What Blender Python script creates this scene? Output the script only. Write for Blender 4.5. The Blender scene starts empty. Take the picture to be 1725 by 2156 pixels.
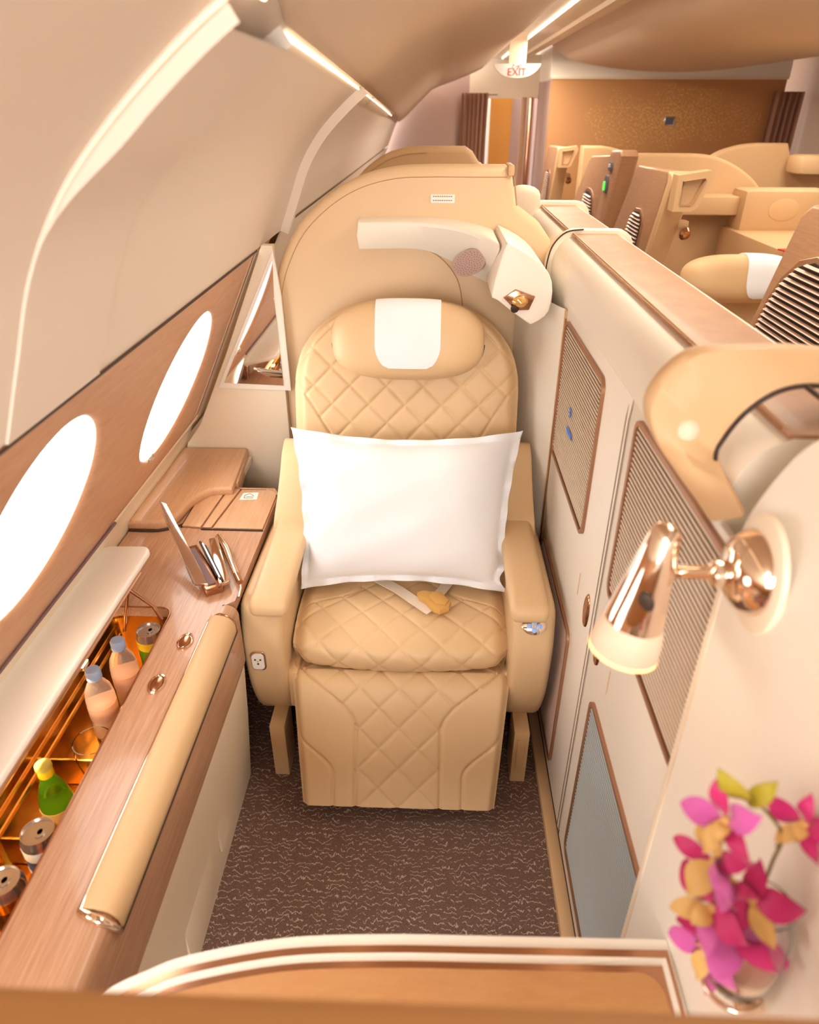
import bpy, bmesh, math, random
import numpy as np
from mathutils import Vector, Matrix, Euler
from mathutils.geometry import tessellate_polygon
random.seed(7)
S = bpy.context.scene
COL = S.collection
PI = math.pi

# ------------------------------------------------------------------ camera
cam = bpy.data.cameras.new('camera'); camo = bpy.data.objects.new('camera', cam); COL.objects.link(camo)
camo.location = (0, 0, 1.70)
camo.rotation_euler = (1.04512, -0.00222, 0.03401)
cam.sensor_fit = 'VERTICAL'; cam.sensor_height = 36; cam.sensor_width = 36; cam.lens = 24.412
cam.clip_start = 0.02; cam.clip_end = 200
cam.dof.use_dof = True; cam.dof.focus_distance = 2.0; cam.dof.aperture_fstop = 3.2
S.camera = camo
# ------------------------------------------------------------------ view
vs = S.view_settings
vs.view_transform = 'Standard'; vs.look = 'None'; vs.gamma = 1; vs.use_curve_mapping = False
vs.exposure = 0.0
# ------------------------------------------------------------------ world: bright hazy sky seen through the cabin windows
w = bpy.data.worlds.new('sky'); S.world = w; w.use_nodes = True
wn = w.node_tree; wn.nodes.clear()
wo = wn.nodes.new('ShaderNodeOutputWorld'); wb = wn.nodes.new('ShaderNodeBackground')
wt = wn.nodes.new('ShaderNodeTexCoord'); wno = wn.nodes.new('ShaderNodeTexNoise'); wr = wn.nodes.new('ShaderNodeValToRGB')
wno.inputs['Scale'].default_value = 2.2; wno.inputs['Detail'].default_value = 3
wr.color_ramp.elements[0].position = .30; wr.color_ramp.elements[0].color = (.075, .115, .135, 1)
wr.color_ramp.elements[1].position = .47; wr.color_ramp.elements[1].color = (1, .97, .92, 1)
wn.links.new(wt.outputs['Generated'], wno.inputs['Vector']); wn.links.new(wno.outputs['Fac'], wr.inputs['Fac'])
wn.links.new(wr.outputs['Color'], wb.inputs['Color']); wb.inputs['Strength'].default_value = 6.5
wn.links.new(wb.outputs['Background'], wo.inputs['Surface'])

def light(name, kind, loc, energy, color, size=None, size_y=None, target=None, spread=None):
    l = bpy.data.lights.new(name, kind); l.energy = energy; l.color = color
    if kind == 'AREA':
        l.shape = 'RECTANGLE'; l.size = size; l.size_y = size_y or size
        if spread: l.spread = spread
    o = bpy.data.objects.new(name, l); COL.objects.link(o); o.location = loc
    if target is not None:
        o.rotation_euler = (Vector(target) - Vector(loc)).to_track_quat('-Z', 'Y').to_euler()
    return o
WARM = (1, .88, .72); NEUT = (1, .96, .90)
# first two are frontal fill added behind the camera; the rest cabin ceiling lamps
light('fill_lamp_suite', 'AREA', (-.05, -.45, 1.84), 9, NEUT, .30, .7, target=(-.25, 1.3, .4))
light('fill_lamp_rear', 'AREA', (.05, -1.4, 1.88), 80, NEUT, .8, 1.4, target=(-.1, 1.6, .6))
light('ceiling_lamp_aisle', 'AREA', (.80, 2.6, 2.13), 30, WARM, .25, 3.4)
light('ceiling_lamp_aisle_far', 'AREA', (.80, 6.6, 2.13), 70, WARM, .25, 3.0)
light('ceiling_lamp_centre', 'AREA', (2.1, 3.4, 1.98), 28, WARM, .5, 3.0)

# ------------------------------------------------------------------ materials
def lin(c):
    return tuple(((v/255)/12.92 if v/255 <= .04045 else ((v/255+.055)/1.055)**2.4) for v in c)
MATS = {}
def mat(name, rgb, rough=.5, metal=0, spec=.5, trans=0, ior=1.45, emit=None, es=0, coat=0, sheen=0, alpha=None):
    m = bpy.data.materials.new(name); m.use_nodes = True
    b = m.node_tree.nodes['Principled BSDF']
    b.inputs['Base Color'].default_value = (*lin(rgb), 1); b.inputs['Roughness'].default_value = rough
    b.inputs['Metallic'].default_value = metal; b.inputs['Specular IOR Level'].default_value = spec
    b.inputs['Transmission Weight'].default_value = trans; b.inputs['IOR'].default_value = ior
    b.inputs['Coat Weight'].default_value = coat; b.inputs['Coat Roughness'].default_value = .1
    b.inputs['Sheen Weight'].default_value = sheen
    if emit: b.inputs['Emission Color'].default_value = (*lin(emit), 1); b.inputs['Emission Strength'].default_value = es
    MATS[name] = m
    return m
def nodes(m): return m.node_tree.nodes, m.node_tree.links, m.node_tree.nodes['Principled BSDF']
def bump(m, scale, strength, dist=.002, detail=4):
    n, l, b = nodes(m)
    tc = n.new('ShaderNodeTexCoord'); no = n.new('ShaderNodeTexNoise'); bp = n.new('ShaderNodeBump')
    no.inputs['Scale'].default_value = scale; no.inputs['Detail'].default_value = detail
    bp.inputs['Strength'].default_value = strength; bp.inputs['Distance'].default_value = dist
    l.new(tc.outputs['Object'], no.inputs['Vector']); l.new(no.outputs['Fac'], bp.inputs['Height']); l.new(bp.outputs['Normal'], b.inputs['Normal'])
    return m
def wood(name, c0, c1, scl, rough=.42, coat=.25):
    m = mat(name, c0, rough, coat=coat); n, l, b = nodes(m)
    tc = n.new('ShaderNodeTexCoord'); mp = n.new('ShaderNodeMapping'); no = n.new('ShaderNodeTexNoise'); no2 = n.new('ShaderNodeTexNoise')
    mp.inputs['Scale'].default_value = scl
    no.inputs['Scale'].default_value = 1; no.inputs['Detail'].default_value = 5; no.inputs['Roughness'].default_value = .65
    no2.inputs['Scale'].default_value = 3; no2.inputs['Detail'].default_value = 2
    r = n.new('ShaderNodeValToRGB'); r.color_ramp.elements[0].position = .30; r.color_ramp.elements[1].position = .70
    r.color_ramp.elements[0].color = (*lin(c0), 1); r.color_ramp.elements[1].color = (*lin(c1), 1)
    l.new(tc.outputs['Object'], mp.inputs['Vector']); l.new(mp.outputs['Vector'], no.inputs['Vector']); l.new(mp.outputs['Vector'], no2.inputs['Vector'])
    mx = n.new('ShaderNodeMath'); mx.operation = 'MULTIPLY_ADD'; mx.inputs[1].default_value = .35
    md = n.new('ShaderNodeMath'); md.operation = 'MULTIPLY'; md.inputs[1].default_value = .65
    l.new(no.outputs['Fac'], md.inputs[0]); l.new(no2.outputs['Fac'], mx.inputs[0]); l.new(md.outputs[0], mx.inputs[2])
    l.new(mx.outputs[0], r.inputs['Fac']); l.new(r.outputs['Color'], b.inputs['Base Color'])
    bp = n.new('ShaderNodeBump'); bp.inputs['Strength'].default_value = .12; bp.inputs['Distance'].default_value = .001
    l.new(mx.outputs[0], bp.inputs['Height']); l.new(bp.outputs['Normal'], b.inputs['Normal'])
    return m
leather = bump(mat('leather', (224, 190, 146), .42), 260, .08)
leather2 = bump(mat('leather_tan', (220, 184, 140), .45), 260, .08)
cream = mat('cream_plastic', (239, 222, 198), .45)
shellm = mat('shell_leather', (229, 198, 158), .5)
wallm = bump(mat('wall_panel', (234, 220, 206), .55), 400, .03)
ceilm = mat('ceiling_panel', (224, 202, 178), .6)
white = mat('white_lacquer', (244, 236, 223), .40)
lidm = mat('lid_white', (250, 246, 240), .35)
tan = mat('tan_plastic', (214, 176, 132), .5)
tand = mat('tan_shell', (208, 170, 126), .6)
fabric = bump(mat('white_fabric', (244, 247, 253), .9, sheen=.2), 700, .15)
belt = wood('belt_wood', (194, 145, 112), (212, 166, 132), (60, 8, 60), .5, .1)
woody = wood('walnut_long', (172, 124, 94), (212, 170, 138), (150, 5, 150), .36, .35)
woodr = wood('shelf_wood', (196, 150, 114), (219, 176, 138), (110, 6, 110), .4, .3)
woodp = wood('aisle_wood', (164, 122, 90), (186, 142, 106), (10, 8, 160), .5, .1)
woodd = wood('foreground_wood', (186, 132, 82), (198, 146, 94), (20, 60, 60), .5, .1)
chrome = mat('rose_chrome', (238, 216, 196), .07, 1)
chromed = mat('bronze_chrome', (190, 142, 112), .18, 1)
goldm = mat('gold_liner', (206, 160, 92), .2, 1)
near_tan = mat('ledge_tan', (158, 110, 62), .6)
silver = mat('silver', (225, 222, 220), .16, 1)
bronze = mat('bronze_frame', (176, 132, 104), .35, .6)
slatm = mat('slat_cream', (236, 216, 192), .4)
slatb = mat('slat_grey', (178, 186, 186), .35)
slatp = mat('slat_pink', (214, 184, 170), .45)
darkb = mat('dark_backing', (40, 26, 18), .8)
dark = mat('dark_line', (58, 40, 30), .6)
seam = mat('seam_line', (186, 148, 108), .7)
mirror = mat('mirror_glass', (245, 240, 236), .02, 1)
greyp = mat('grey_purple', (188, 160, 150), .7)
blue = mat('blue_daylight_panel', (120, 150, 210), .5)
orange = mat('amber_panel', (196, 134, 56), .5)
curtainm = mat('curtain_cloth', (168, 126, 104), .85)
glass = mat('clear_glass', (255, 255, 255), .02, trans=1, ior=1.35)
pane = mat('window_pane', (255, 255, 255), .0, trans=1, ior=1.02, spec=.2)
water = mat('bottle_pet', (250, 236, 226), .06, trans=.88, ior=1.15)
greeng = mat('green_glass', (86, 150, 30), .05, trans=.85, ior=1.3)
capb = mat('cap_blue', (160, 180, 216), .4)
capy = mat('cap_green_gold', (206, 190, 90), .35, .3)
cangreen = mat('can_green', (120, 170, 40), .25, .5)
canyel = mat('can_yellow', (236, 206, 40), .3, .3)
canblue = mat('can_blue', (50, 104, 190), .25, .4)
canbrown = mat('can_brown', (96, 56, 36), .25, .4)
cansil = mat('can_silver', (214, 206, 200), .2, .9)
redm = mat('red_print', (210, 44, 32), .4)
whitep = mat('white_print', (245, 242, 238), .45)
inkm = mat('grey_print', (150, 130, 112), .6)
led = mat('led_warm', (255, 240, 214), .5, emit=(255, 232, 196), es=4.5)
led2 = mat('led_soft', (255, 240, 214), .5, emit=(255, 226, 180), es=.5)
lampglow = mat('lamp_glow', (255, 214, 150), .5, emit=(255, 206, 130), es=1.6)
signm = mat('exit_sign_face', (214, 200, 192), .5, emit=(255, 240, 230), es=.05)
exitred = mat('exit_red', (226, 40, 40), .5, emit=(230, 50, 50), es=.5)
barglow = mat('bar_lamp', (255, 200, 110), .5, emit=(255, 205, 130), es=4)
diffm = mat('lamp_diffuser', (240, 212, 188), .5, emit=(255, 214, 160), es=.05)
belttan = bump(mat('belt_web', (238, 222, 204), .8), 600, .2)
bucklem = mat('buckle_leather', (218, 168, 92), .5)
btnblue = mat('blue_button', (150, 176, 220), .3, emit=(120, 160, 230), es=.3)
greenled = mat('green_indicator', (90, 220, 90), .4, emit=(80, 230, 90), es=1.0)
screenm = mat('display', (90, 92, 110), .2)
bluestk = mat('blue_reflective_tag', (60, 130, 236), .3)
magenta = mat('petal_magenta', (206, 34, 116), .5, sheen=.3)
pinkp = mat('petal_pink', (214, 96, 178), .5, sheen=.3)
creamp = mat('petal_cream', (228, 186, 112), .5)
leafg = mat('bud_green', (176, 160, 44), .5)
stemg = mat('stem_olive', (126, 108, 44), .6)
purple = mat('shade_purple', (120, 90, 92), .6)

# carpet with broken wavy light threads
carpet = mat('carpet', (112, 86, 78), .95, spec=.1)
n, l, b = nodes(carpet)
tc = n.new('ShaderNodeTexCoord')
def mathn(op, a=None, bb=None):
    q = n.new('ShaderNodeMath'); q.operation = op
    for i, v in enumerate((a, bb)):
        if v is None: continue
        if isinstance(v, (int, float)): q.inputs[i].default_value = v
        else: l.new(v, q.inputs[i])
    return q.outputs[0]
def noi(scale, detail=2, vec=None):
    q = n.new('ShaderNodeTexNoise'); q.inputs['Scale'].default_value = scale; q.inputs['Detail'].default_value = detail
    l.new(vec or tc.outputs['Object'], q.inputs['Vector']); return q.outputs['Fac']
sx = n.new('ShaderNodeSeparateXYZ'); l.new(tc.outputs['Object'], sx.inputs[0])
mpc = n.new('ShaderNodeMapping'); mpc.inputs['Scale'].default_value = (1, .45, 1); l.new(tc.outputs['Object'], mpc.inputs['Vector'])
wob = mathn('ADD', mathn('MULTIPLY', noi(48, 0, mpc.outputs['Vector']), 2.2), mathn('MULTIPLY', noi(160, 1, mpc.outputs['Vector']), 1.35))
lines = mathn('FRACT', mathn('ADD', mathn('MULTIPLY', sx.outputs['Y'], 70), wob))
lines = mathn('LESS_THAN', mathn('ABSOLUTE', mathn('SUBTRACT', lines, .5)), .085)
mpg = n.new('ShaderNodeMapping'); mpg.inputs['Scale'].default_value = (.5, 1, 1); l.new(tc.outputs['Object'], mpg.inputs['Vector'])
gate = mathn('GREATER_THAN', noi(75, 2, mpg.outputs['Vector']), .47)
lines = mathn('MULTIPLY', lines, gate)
spk = noi(520, 2)
rp = n.new('ShaderNodeValToRGB'); rp.color_ramp.elements[0].position = .3; rp.color_ramp.elements[1].position = .75
rp.color_ramp.elements[0].color = (*lin((98, 74, 66)), 1); rp.color_ramp.elements[1].color = (*lin((150, 121, 109)), 1)
l.new(spk, rp.inputs['Fac'])
mx = n.new('ShaderNodeMix'); mx.data_type = 'RGBA'; mx.inputs[7].default_value = (*lin((202, 178, 164)), 1)
l.new(lines, mx.inputs[0]); l.new(rp.outputs['Color'], mx.inputs[6]); l.new(mx.outputs[2], b.inputs['Base Color'])
bp = n.new('ShaderNodeBump'); bp.inputs['Strength'].default_value = .7; bp.inputs['Distance'].default_value = .004
l.new(mathn('ADD', spk, lines), bp.inputs['Height']); l.new(bp.outputs['Normal'], b.inputs['Normal'])

# bulkhead cloth with a sparkling gold tree
bulkm = mat('bulkhead_tree', (194, 140, 88), .6)
n, l, b = nodes(bulkm); tc = n.new('ShaderNodeTexCoord')
sx = n.new('ShaderNodeSeparateXYZ'); l.new(tc.outputs['Object'], sx.inputs[0])
dx = mathn('DIVIDE', mathn('SUBTRACT', sx.outputs['X'], .06), .80); dz = mathn('DIVIDE', mathn('SUBTRACT', sx.outputs['Z'], 1.62), .27)
rad = mathn('SQRT', mathn('ADD', mathn('MULTIPLY', dx, dx), mathn('MULTIPLY', dz, dz)))
rad = mathn('ADD', rad, mathn('MULTIPLY', mathn('SUBTRACT', noi(4, 3), .5), 1.5))
crown = mathn('LESS_THAN', rad, 1.0)
flecks = mathn('MULTIPLY', mathn('GREATER_THAN', noi(62, 2), mathn('ADD', .50, mathn('MULTIPLY', rad, .10))), crown)
mx = n.new('ShaderNodeMix'); mx.data_type = 'RGBA'
mx.inputs[6].default_value = (*lin((196, 142, 92)), 1); mx.inputs[7].default_value = (*lin((224, 176, 100)), 1)
l.new(flecks, mx.inputs[0]); l.new(mx.outputs[2], b.inputs['Base Color'])

# ------------------------------------------------------------------ builders
ORG = {}
def reg(o, org, parent):
    if parent is not None: o.parent = parent
    ORG[o.name] = Vector(org); return o
def thing(name, label, cat, loc, group=None):
    o = bpy.data.objects.new(name, None); COL.objects.link(o); o.location = loc; o.empty_display_size = .05
    o['label'] = label; o['category'] = cat
    if group: o['group'] = group
    ORG[o.name] = Vector(loc); return o
def struct(name, loc=(0, 0, 0), label=None):
    o = bpy.data.objects.new(name, None); COL.objects.link(o); o.location = loc; o['kind'] = 'structure'
    if label: o['label'] = label
    ORG[o.name] = Vector(loc); return o
def tag(o, label, cat, group=None):
    o['label'] = label; o['category'] = cat
    if group: o['group'] = group
    return o
def st(o, label=None):
    o['kind'] = 'structure'
    if label: o['label'] = label
    return o
def mk(name, verts, faces, m, parent=None, ang=35, smooth=True):
    V = [Vector(v) for v in verts]
    if parent is not None: org = ORG[parent.name]
    else:
        a = np.array([tuple(v) for v in V]); org = Vector(((a[:, 0].min()+a[:, 0].max())/2, (a[:, 1].min()+a[:, 1].max())/2, a[:, 2].min()))
    me = bpy.data.meshes.new(name); me.from_pydata([tuple(v-org) for v in V], [], faces)
    bm = bmesh.new(); bm.from_mesh(me); bmesh.ops.recalc_face_normals(bm, faces=bm.faces); bm.to_mesh(me); bm.free()
    me.materials.append(m)
    if smooth:
        me.shade_smooth(); me.set_sharp_from_angle(angle=math.radians(ang))
    o = bpy.data.objects.new(name, me); COL.objects.link(o)
    if parent is None: o.location = org
    reg(o, org, parent)
    return o
def from_bm(name, bm, m, parent=None, ang=35):
    bm.verts.ensure_lookup_table(); bm.verts.index_update()
    v = [vv.co.copy() for vv in bm.verts]; f = [[x.index for x in ff.verts] for ff in bm.faces]; bm.free()
    return mk(name, v, f, m, parent, ang)
def box(name, c, s, m, parent=None, bev=.004, seg=2, rot=None):
    bm = bmesh.new(); bmesh.ops.create_cube(bm, size=1)
    bmesh.ops.scale(bm, vec=s, verts=bm.verts)
    if bev: bmesh.ops.bevel(bm, geom=bm.edges[:], offset=min(bev, min(s)*.45), segments=seg, profile=.6, affect='EDGES')
    M = Matrix.Translation(c) @ (Euler(rot).to_matrix().to_4x4() if rot else Matrix())
    bmesh.ops.transform(bm, matrix=M, verts=bm.verts)
    return from_bm(name, bm, m, parent)
def p3(axis, a, bq, t):
    return {'x': (t, a, bq), 'y': (a, t, bq), 'z': (a, bq, t)}[axis]
def prism(name, poly, axis, t0, t1, m, parent=None, bev=0, seg=3, ang=35):
    bm = bmesh.new(); N = len(poly)
    a = [bm.verts.new(p3(axis, p[0], p[1], t0)) for p in poly]; c = [bm.verts.new(p3(axis, p[0], p[1], t1)) for p in poly]
    f0 = bm.faces.new(a); f1 = bm.faces.new(c[::-1])
    for i in range(N): bm.faces.new([a[i], c[i], c[(i+1) % N], a[(i+1) % N]])
    bmesh.ops.recalc_face_normals(bm, faces=bm.faces)
    if bev:
        ed = list(set(f0.edges[:] + f1.edges[:]))
        bmesh.ops.bevel(bm, geom=ed, offset=bev, segments=seg, profile=.5, affect='EDGES', clamp_overlap=True)
    return from_bm(name, bm, m, parent, ang)
def plate(name, outer, holes, z0, z1, m, parent=None, ang=35, axis='z'):
    loops = [outer] + holes
    flat = [p for lp in loops for p in lp]
    tris = tessellate_polygon([[Vector((p[0], p[1], 0)) for p in lp] for lp in loops])
    N = len(flat); V = [p3(axis, p[0], p[1], z1) for p in flat] + [p3(axis, p[0], p[1], z0) for p in flat]
    F = [list(t) for t in tris] + [[i+N for i in t][::-1] for t in tris]; k = 0
    for lp in loops:
        L = len(lp)
        for i in range(L):
            j = (i+1) % L; F.append([k+i, k+j, k+j+N, k+i+N])
        k += L
    return mk(name, V, F, m, parent, ang)
def sweep(name, prof, y0, y1, m, parent=None, closed=False, ang=40, ny=1):
    V = []; F = []; L = len(prof)
    for k in range(ny+1):
        y = y0 + (y1-y0)*k/ny; V += [(p[0], y, p[1]) for p in prof]
    for k in range(ny):
        for i in range(L if closed else L-1):
            j = (i+1) % L; F.append([k*L+i, k*L+j, (k+1)*L+j, (k+1)*L+i])
    if closed: F += [list(range(L)), list(range(ny*L, ny*L+L))[::-1]]
    return mk(name, V, F, m, parent, ang)
def tube(name, pts, r, m, parent=None, n=8, closed=False, sq=None):
    pts = [Vector(p) for p in pts]; V = []; F = []; N = len(pts)
    up = Vector((0, 0, 1))
    for i, p in enumerate(pts):
        a = pts[(i-1) % N] if (closed or i > 0) else p; c = pts[(i+1) % N] if (closed or i < N-1) else p
        t = (c-a).normalized(); s = t.cross(up)
        if s.length < 1e-3: s = t.cross(Vector((0, 1, 0)))
        s.normalize(); u = s.cross(t); rr = r[i] if isinstance(r, (list, tuple)) else r
        for k in range(n):
            an = 2*PI*k/n; a1, a2 = math.cos(an), math.sin(an)
            V.append(p + s*a1*rr*(sq[0] if sq else 1) + u*a2*rr*(sq[1] if sq else 1))
    for i in range(N if closed else N-1):
        j = (i+1) % N
        for k in range(n): F.append([i*n+k, i*n+(k+1) % n, j*n+(k+1) % n, j*n+k])
    if not closed: F += [list(range(n))[::-1], list(range((N-1)*n, N*n))]
    return mk(name, V, F, m, parent, 50)
def lathe(name, prof, m, parent=None, c=(0, 0, 0), axis=(0, 0, 1), n=28, sx=1, sy=1):
    q = Vector((0, 0, 1)).rotation_difference(Vector(axis).normalized()).to_matrix(); V = []; F = []; L = len(prof); c = Vector(c)
    for (r, z) in prof:
        for k in range(n):
            a = 2*PI*k/n; V.append(c + q @ Vector((r*math.cos(a)*sx, r*math.sin(a)*sy, z)))
    for i in range(L-1):
        for k in range(n): F.append([i*n+k, i*n+(k+1) % n, (i+1)*n+(k+1) % n, (i+1)*n+k])
    if prof[0][0] > 1e-4: F.append(list(range(n))[::-1])
    if prof[-1][0] > 1e-4: F.append(list(range((L-1)*n, L*n)))
    o = mk(name, V, F, m, parent, 40)
    return o
def grid(name, fn, nu, nv, m, parent=None, back=None, ang=60):
    """fn(u,v)->front point, back(u,v)->rear point; closed solid"""
    V = [fn(i/nu, j/nv) for j in range(nv+1) for i in range(nu+1)]; F = []
    W = nu+1
    for j in range(nv):
        for i in range(nu): F.append([j*W+i, j*W+i+1, (j+1)*W+i+1, (j+1)*W+i])
    if back:
        ring = [(i, 0) for i in range(nu+1)] + [(nu, j) for j in range(1, nv+1)] + [(i, nv) for i in range(nu-1, -1, -1)] + [(0, j) for j in range(nv-1, 0, -1)]
        base = len(V); V += [back(i/nu, j/nv) for i, j in ring]; R = len(ring)
        for k in range(R):
            a = ring[k]; c = ring[(k+1) % R]
            F.append([a[1]*W+a[0], base+k, base+(k+1) % R, c[1]*W+c[0]])
        F.append([base+k for k in range(R)])
    return mk(name, V, F, m, parent, ang)
def arc(cx, cy, r, a0, a1, n=8, ry=None):
    return [(cx+r*math.cos(math.radians(a0+(a1-a0)*i/n)), cy+(ry or r)*math.sin(math.radians(a0+(a1-a0)*i/n))) for i in range(n+1)]
def rrect(x0, y0, x1, y1, r, n=5):
    return arc(x1-r, y1-r, r, 0, 90, n) + arc(x0+r, y1-r, r, 90, 180, n) + arc(x0+r, y0+r, r, 180, 270, n) + arc(x1-r, y0+r, r, 270, 360, n)
def catm(P, k=6, closed=False):
    P = [np.array(p, float) for p in P]; out = []; N = len(P)
    for i in range(N if closed else N-1):
        if closed: p0, p1, p2, p3_ = P[i-1], P[i], P[(i+1) % N], P[(i+2) % N]
        else: p0, p1, p2, p3_ = P[max(i-1, 0)], P[i], P[i+1], P[min(i+2, N-1)]
        for s in range(k):
            t = s/k
            out.append(tuple(.5*((2*p1)+(-p0+p2)*t+(2*p0-5*p1+4*p2-p3_)*t*t+(-p0+3*p1-3*p2+p3_)*t**3)))
    if not closed: out.append(tuple(P[-1]))
    return out
def copy_tree(o, parent=None):
    c = o.copy(); COL.objects.link(c); c.parent = parent
    for ch in list(o.children): copy_tree(ch, c)
    return c
def sm(a, b, x):
    t = min(1, max(0, (x-a)/(b-a))); return t*t*(3-2*t)
def quilt(u, v, p, amp, wdt=.0045):
    a = (u+v)/p; c = (u-v)/p
    d = min(abs(a-round(a)), abs(c-round(c)))*p/1.414
    return amp*(1-math.exp(-d/wdt))
def groove(d, depth, wdt=.006): return -depth*math.exp(-(d/wdt)**2)

# ------------------------------------------------------------------ setting: floor
fl = box('floor', (1.2, 3.5, -.02), (5.2, 13, .04), carpet, bev=0); st(fl, 'dark taupe carpet with pale wavy threads')
tr = box('trim_1', (.345, 1.85, .012), (.032, 2.4, .024), tan, bev=.004); st(tr, 'tan kick strip along the carpet edge')
tr2 = box('trim_2', (.3625, 1.85, .03), (.004, 2.4, .06), dark, bev=0); st(tr2, 'dark gap line under the door panels')

# ------------------------------------------------------------------ setting: sloping window wall
PB0, PB1 = (-.82, .77), (-.553, 1.32)
LEAN = Vector((PB1[0]-PB0[0], 0, PB1[1]-PB0[1])); SL = LEAN.length; LU = LEAN.normalized(); NRM = Vector((LU.z, 0, -LU.x))  # normal into the cabin
def wp(y, s, d=0): return Vector((PB0[0], y, PB0[1])) + LU*s + NRM*d
wall = struct('wall_left', (0, 0, 0), 'sloping cream side wall with wood window belt')
UP = catm([(-.548, 1.325), (-.505, 1.43), (-.46, 1.535), (-.40, 1.625), (-.325, 1.70), (-.235, 1.772), (-.15, 1.826)], 12)
def slot(y): return -.195 - (y-1.1)*.030 if y > 1.08 else -.172
def upper(name, y0, y1, off, m, top=None):
    prof = []
    for i, p in enumerate(UP):
        a = UP[max(i-1, 0)]; c = UP[min(i+1, len(UP)-1)]; t = Vector((c[0]-a[0], c[1]-a[1])).normalized()
        k = off(p[1]) if callable(off) else off
        prof.append((p[0]+t.y*k, p[1]-t.x*k))
    if name == 'wall_rib': prof = [p for p in prof if p[0] < (-.197 if y0 < 2 else slot(y0)+.002)]
    return sweep(name, prof, y0, y1, m, wall, ny=1)
upper('upper_panel', -2.6, .80, 0.0, wallm)
upper('upper_panel', .80, 2.62, 0.0, wallm)
# rib frame between the two panels, proud at the top and fading out downwards
ribo = lambda z: .022*sm(1.56, 1.70, z)+.004
upper('wall_rib', .80, 1.08, ribo, wallm)
V = []
prof0 = []; prof1 = []
for i, p in enumerate(UP):
    a = UP[max(i-1, 0)]; c = UP[min(i+1, len(UP)-1)]; t = Vector((c[0]-a[0], c[1]-a[1])).normalized(); k = ribo(p[1])
    prof0.append((p[0], p[1])); prof1.append((p[0]+t.y*k, p[1]-t.x*k))
for yy in (.80, 1.08):
    L = len([p for p in UP if p[0] < -.197])
    mk('rib_edge', [(p[0], yy, p[1]) for p in prof0[:L]]+[(p[0], yy, p[1]) for p in prof1[:L]], [[i, i+1, L+i+1, L+i] for i in range(L-1)], wallm, wall)
rl_ = [p for p in UP if p[1] > 1.60 and p[0] < -.18]
tube('rib_light', [(p[0]+.006, .785, p[1]-.006) for p in rl_], [.0005+.0018*(k/len(rl_))**1.5 for k in range(len(rl_))], led2, wall, 6)
# deep rounded rib at the rear of the panel, then the next bays
upper('wall_rib', 2.62, 2.66, .030, wallm)
upper('upper_panel', 2.64, 9.2, -.015, wallm)
rib_edge = []
L = len([p for p in UP if p[0] < slot(2.62)])
for yy in (2.62,):
    q = []
    for i, p in enumerate(UP):
        a = UP[max(i-1, 0)]; c = UP[min(i+1, len(UP)-1)]; t = Vector((c[0]-a[0], c[1]-a[1])).normalized(); q.append((p[0]+t.y*.03, p[1]-t.x*.03))
    mk('rib_edge', [(p[0], yy, p[1]) for p in prof0[:L]]+[(p[0], yy, p[1]) for p in q[:L]], [[i, i+1, L+i+1, L+i] for i in range(L-1)], wallm, wall)
sweep('wall_backing', [(-1.02, .3), (-.90, .66), (-.60, 1.30), (-.52, 1.50), (-.42, 1.68), (-.30, 1.80), (-.2, 1.9)], 2.24, 9.2, tand, wall)
# belt cells with oval windows
S0, S1 = -.025, SL+.014
def belt_cell(y0, y1, yc, sc, A, B):
    N = 64; V = []; F = []; D = -.0105; A2, B2 = A, B
    ring = lambda a, bq, d, dy=0, ds=0: [wp(yc+dy+a*math.cos(2*PI*k/N), sc+ds+bq*math.sin(2*PI*k/N), d) for k in range(N)]
    outer = []
    for k in range(N):
        c_, s_ = math.cos(2*PI*k/N), math.sin(2*PI*k/N)
        tx = ((y1-yc) if c_ > 0 else (yc-y0))/max(abs(c_), 1e-6); ty = ((S1-sc) if s_ > 0 else (sc-S0))/max(abs(s_), 1e-6); t = min(tx, ty)
        outer.append((yc+c_*t, sc+s_*t))
    for cy_, cs_ in ((y0, S0), (y1, S0), (y0, S1), (y1, S1)):
        k = min(range(N), key=lambda i: (outer[i][0]-cy_)**2+(outer[i][1]-cs_)**2); outer[k] = (cy_, cs_)
    rings = [[wp(*p) for p in outer], ring(A*1.16, B*1.16, 0), ring(A*1.10, B*1.10, -.0008), ring(A*1.05, B*1.05, -.003), ring(A*1.015, B*1.015, -.0065), ring(A2, B2, D)]
    for r in rings: V += r
    for i in range(len(rings)-1):
        for k in range(N): F.append([i*N+k, i*N+(k+1) % N, (i+1)*N+(k+1) % N, (i+1)*N+k])
    return V, F, ring(A2*1.01, B2*1.01, D-.003)
ZC = .345
wins = [(.66, 1.385, 1.022, .332, .214, .200), (1.385, 2.235, 1.812, .288, .242, .222), (-.07, .66, .29, .332, .214, .200)]
for i, (y0, y1, yc, ZC, A_, B_) in enumerate(wins):
    V, F, pr = belt_cell(y0, y1, yc, ZC, A_, B_)
    mk('belt_panel', V, F, belt, wall, 50)
    wn_ = struct('window_%d' % (i+1), tuple(wp(yc, ZC-.2)), 'oval cabin window with bright sky, %s' % ('nearest the open drinks bar', 'beside the wooden shelf', 'outside the near edge')[i])
    mk('pane', pr, [list(range(64))], pane, wn_)
    if i < 2:
        lc = wp(yc-.105+.03*i, ZC-B_*.90, -.004)
        lt = lathe('shade_latch', [(.0, .006), (.012, .006), (.017, .003), (.018, 0)], silver, wn_, lc, NRM, 20, sx=.8)
        for dd in (-.006, .006):
            lathe('latch_ring', [(.0035, .006), (.005, .008), (.006, .006)], silver, lt, lc + Vector((0, dd, 0)), NRM, 12)
        tube('pane_rim', pr, .003, whitep, wn_, 6, True)
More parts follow.
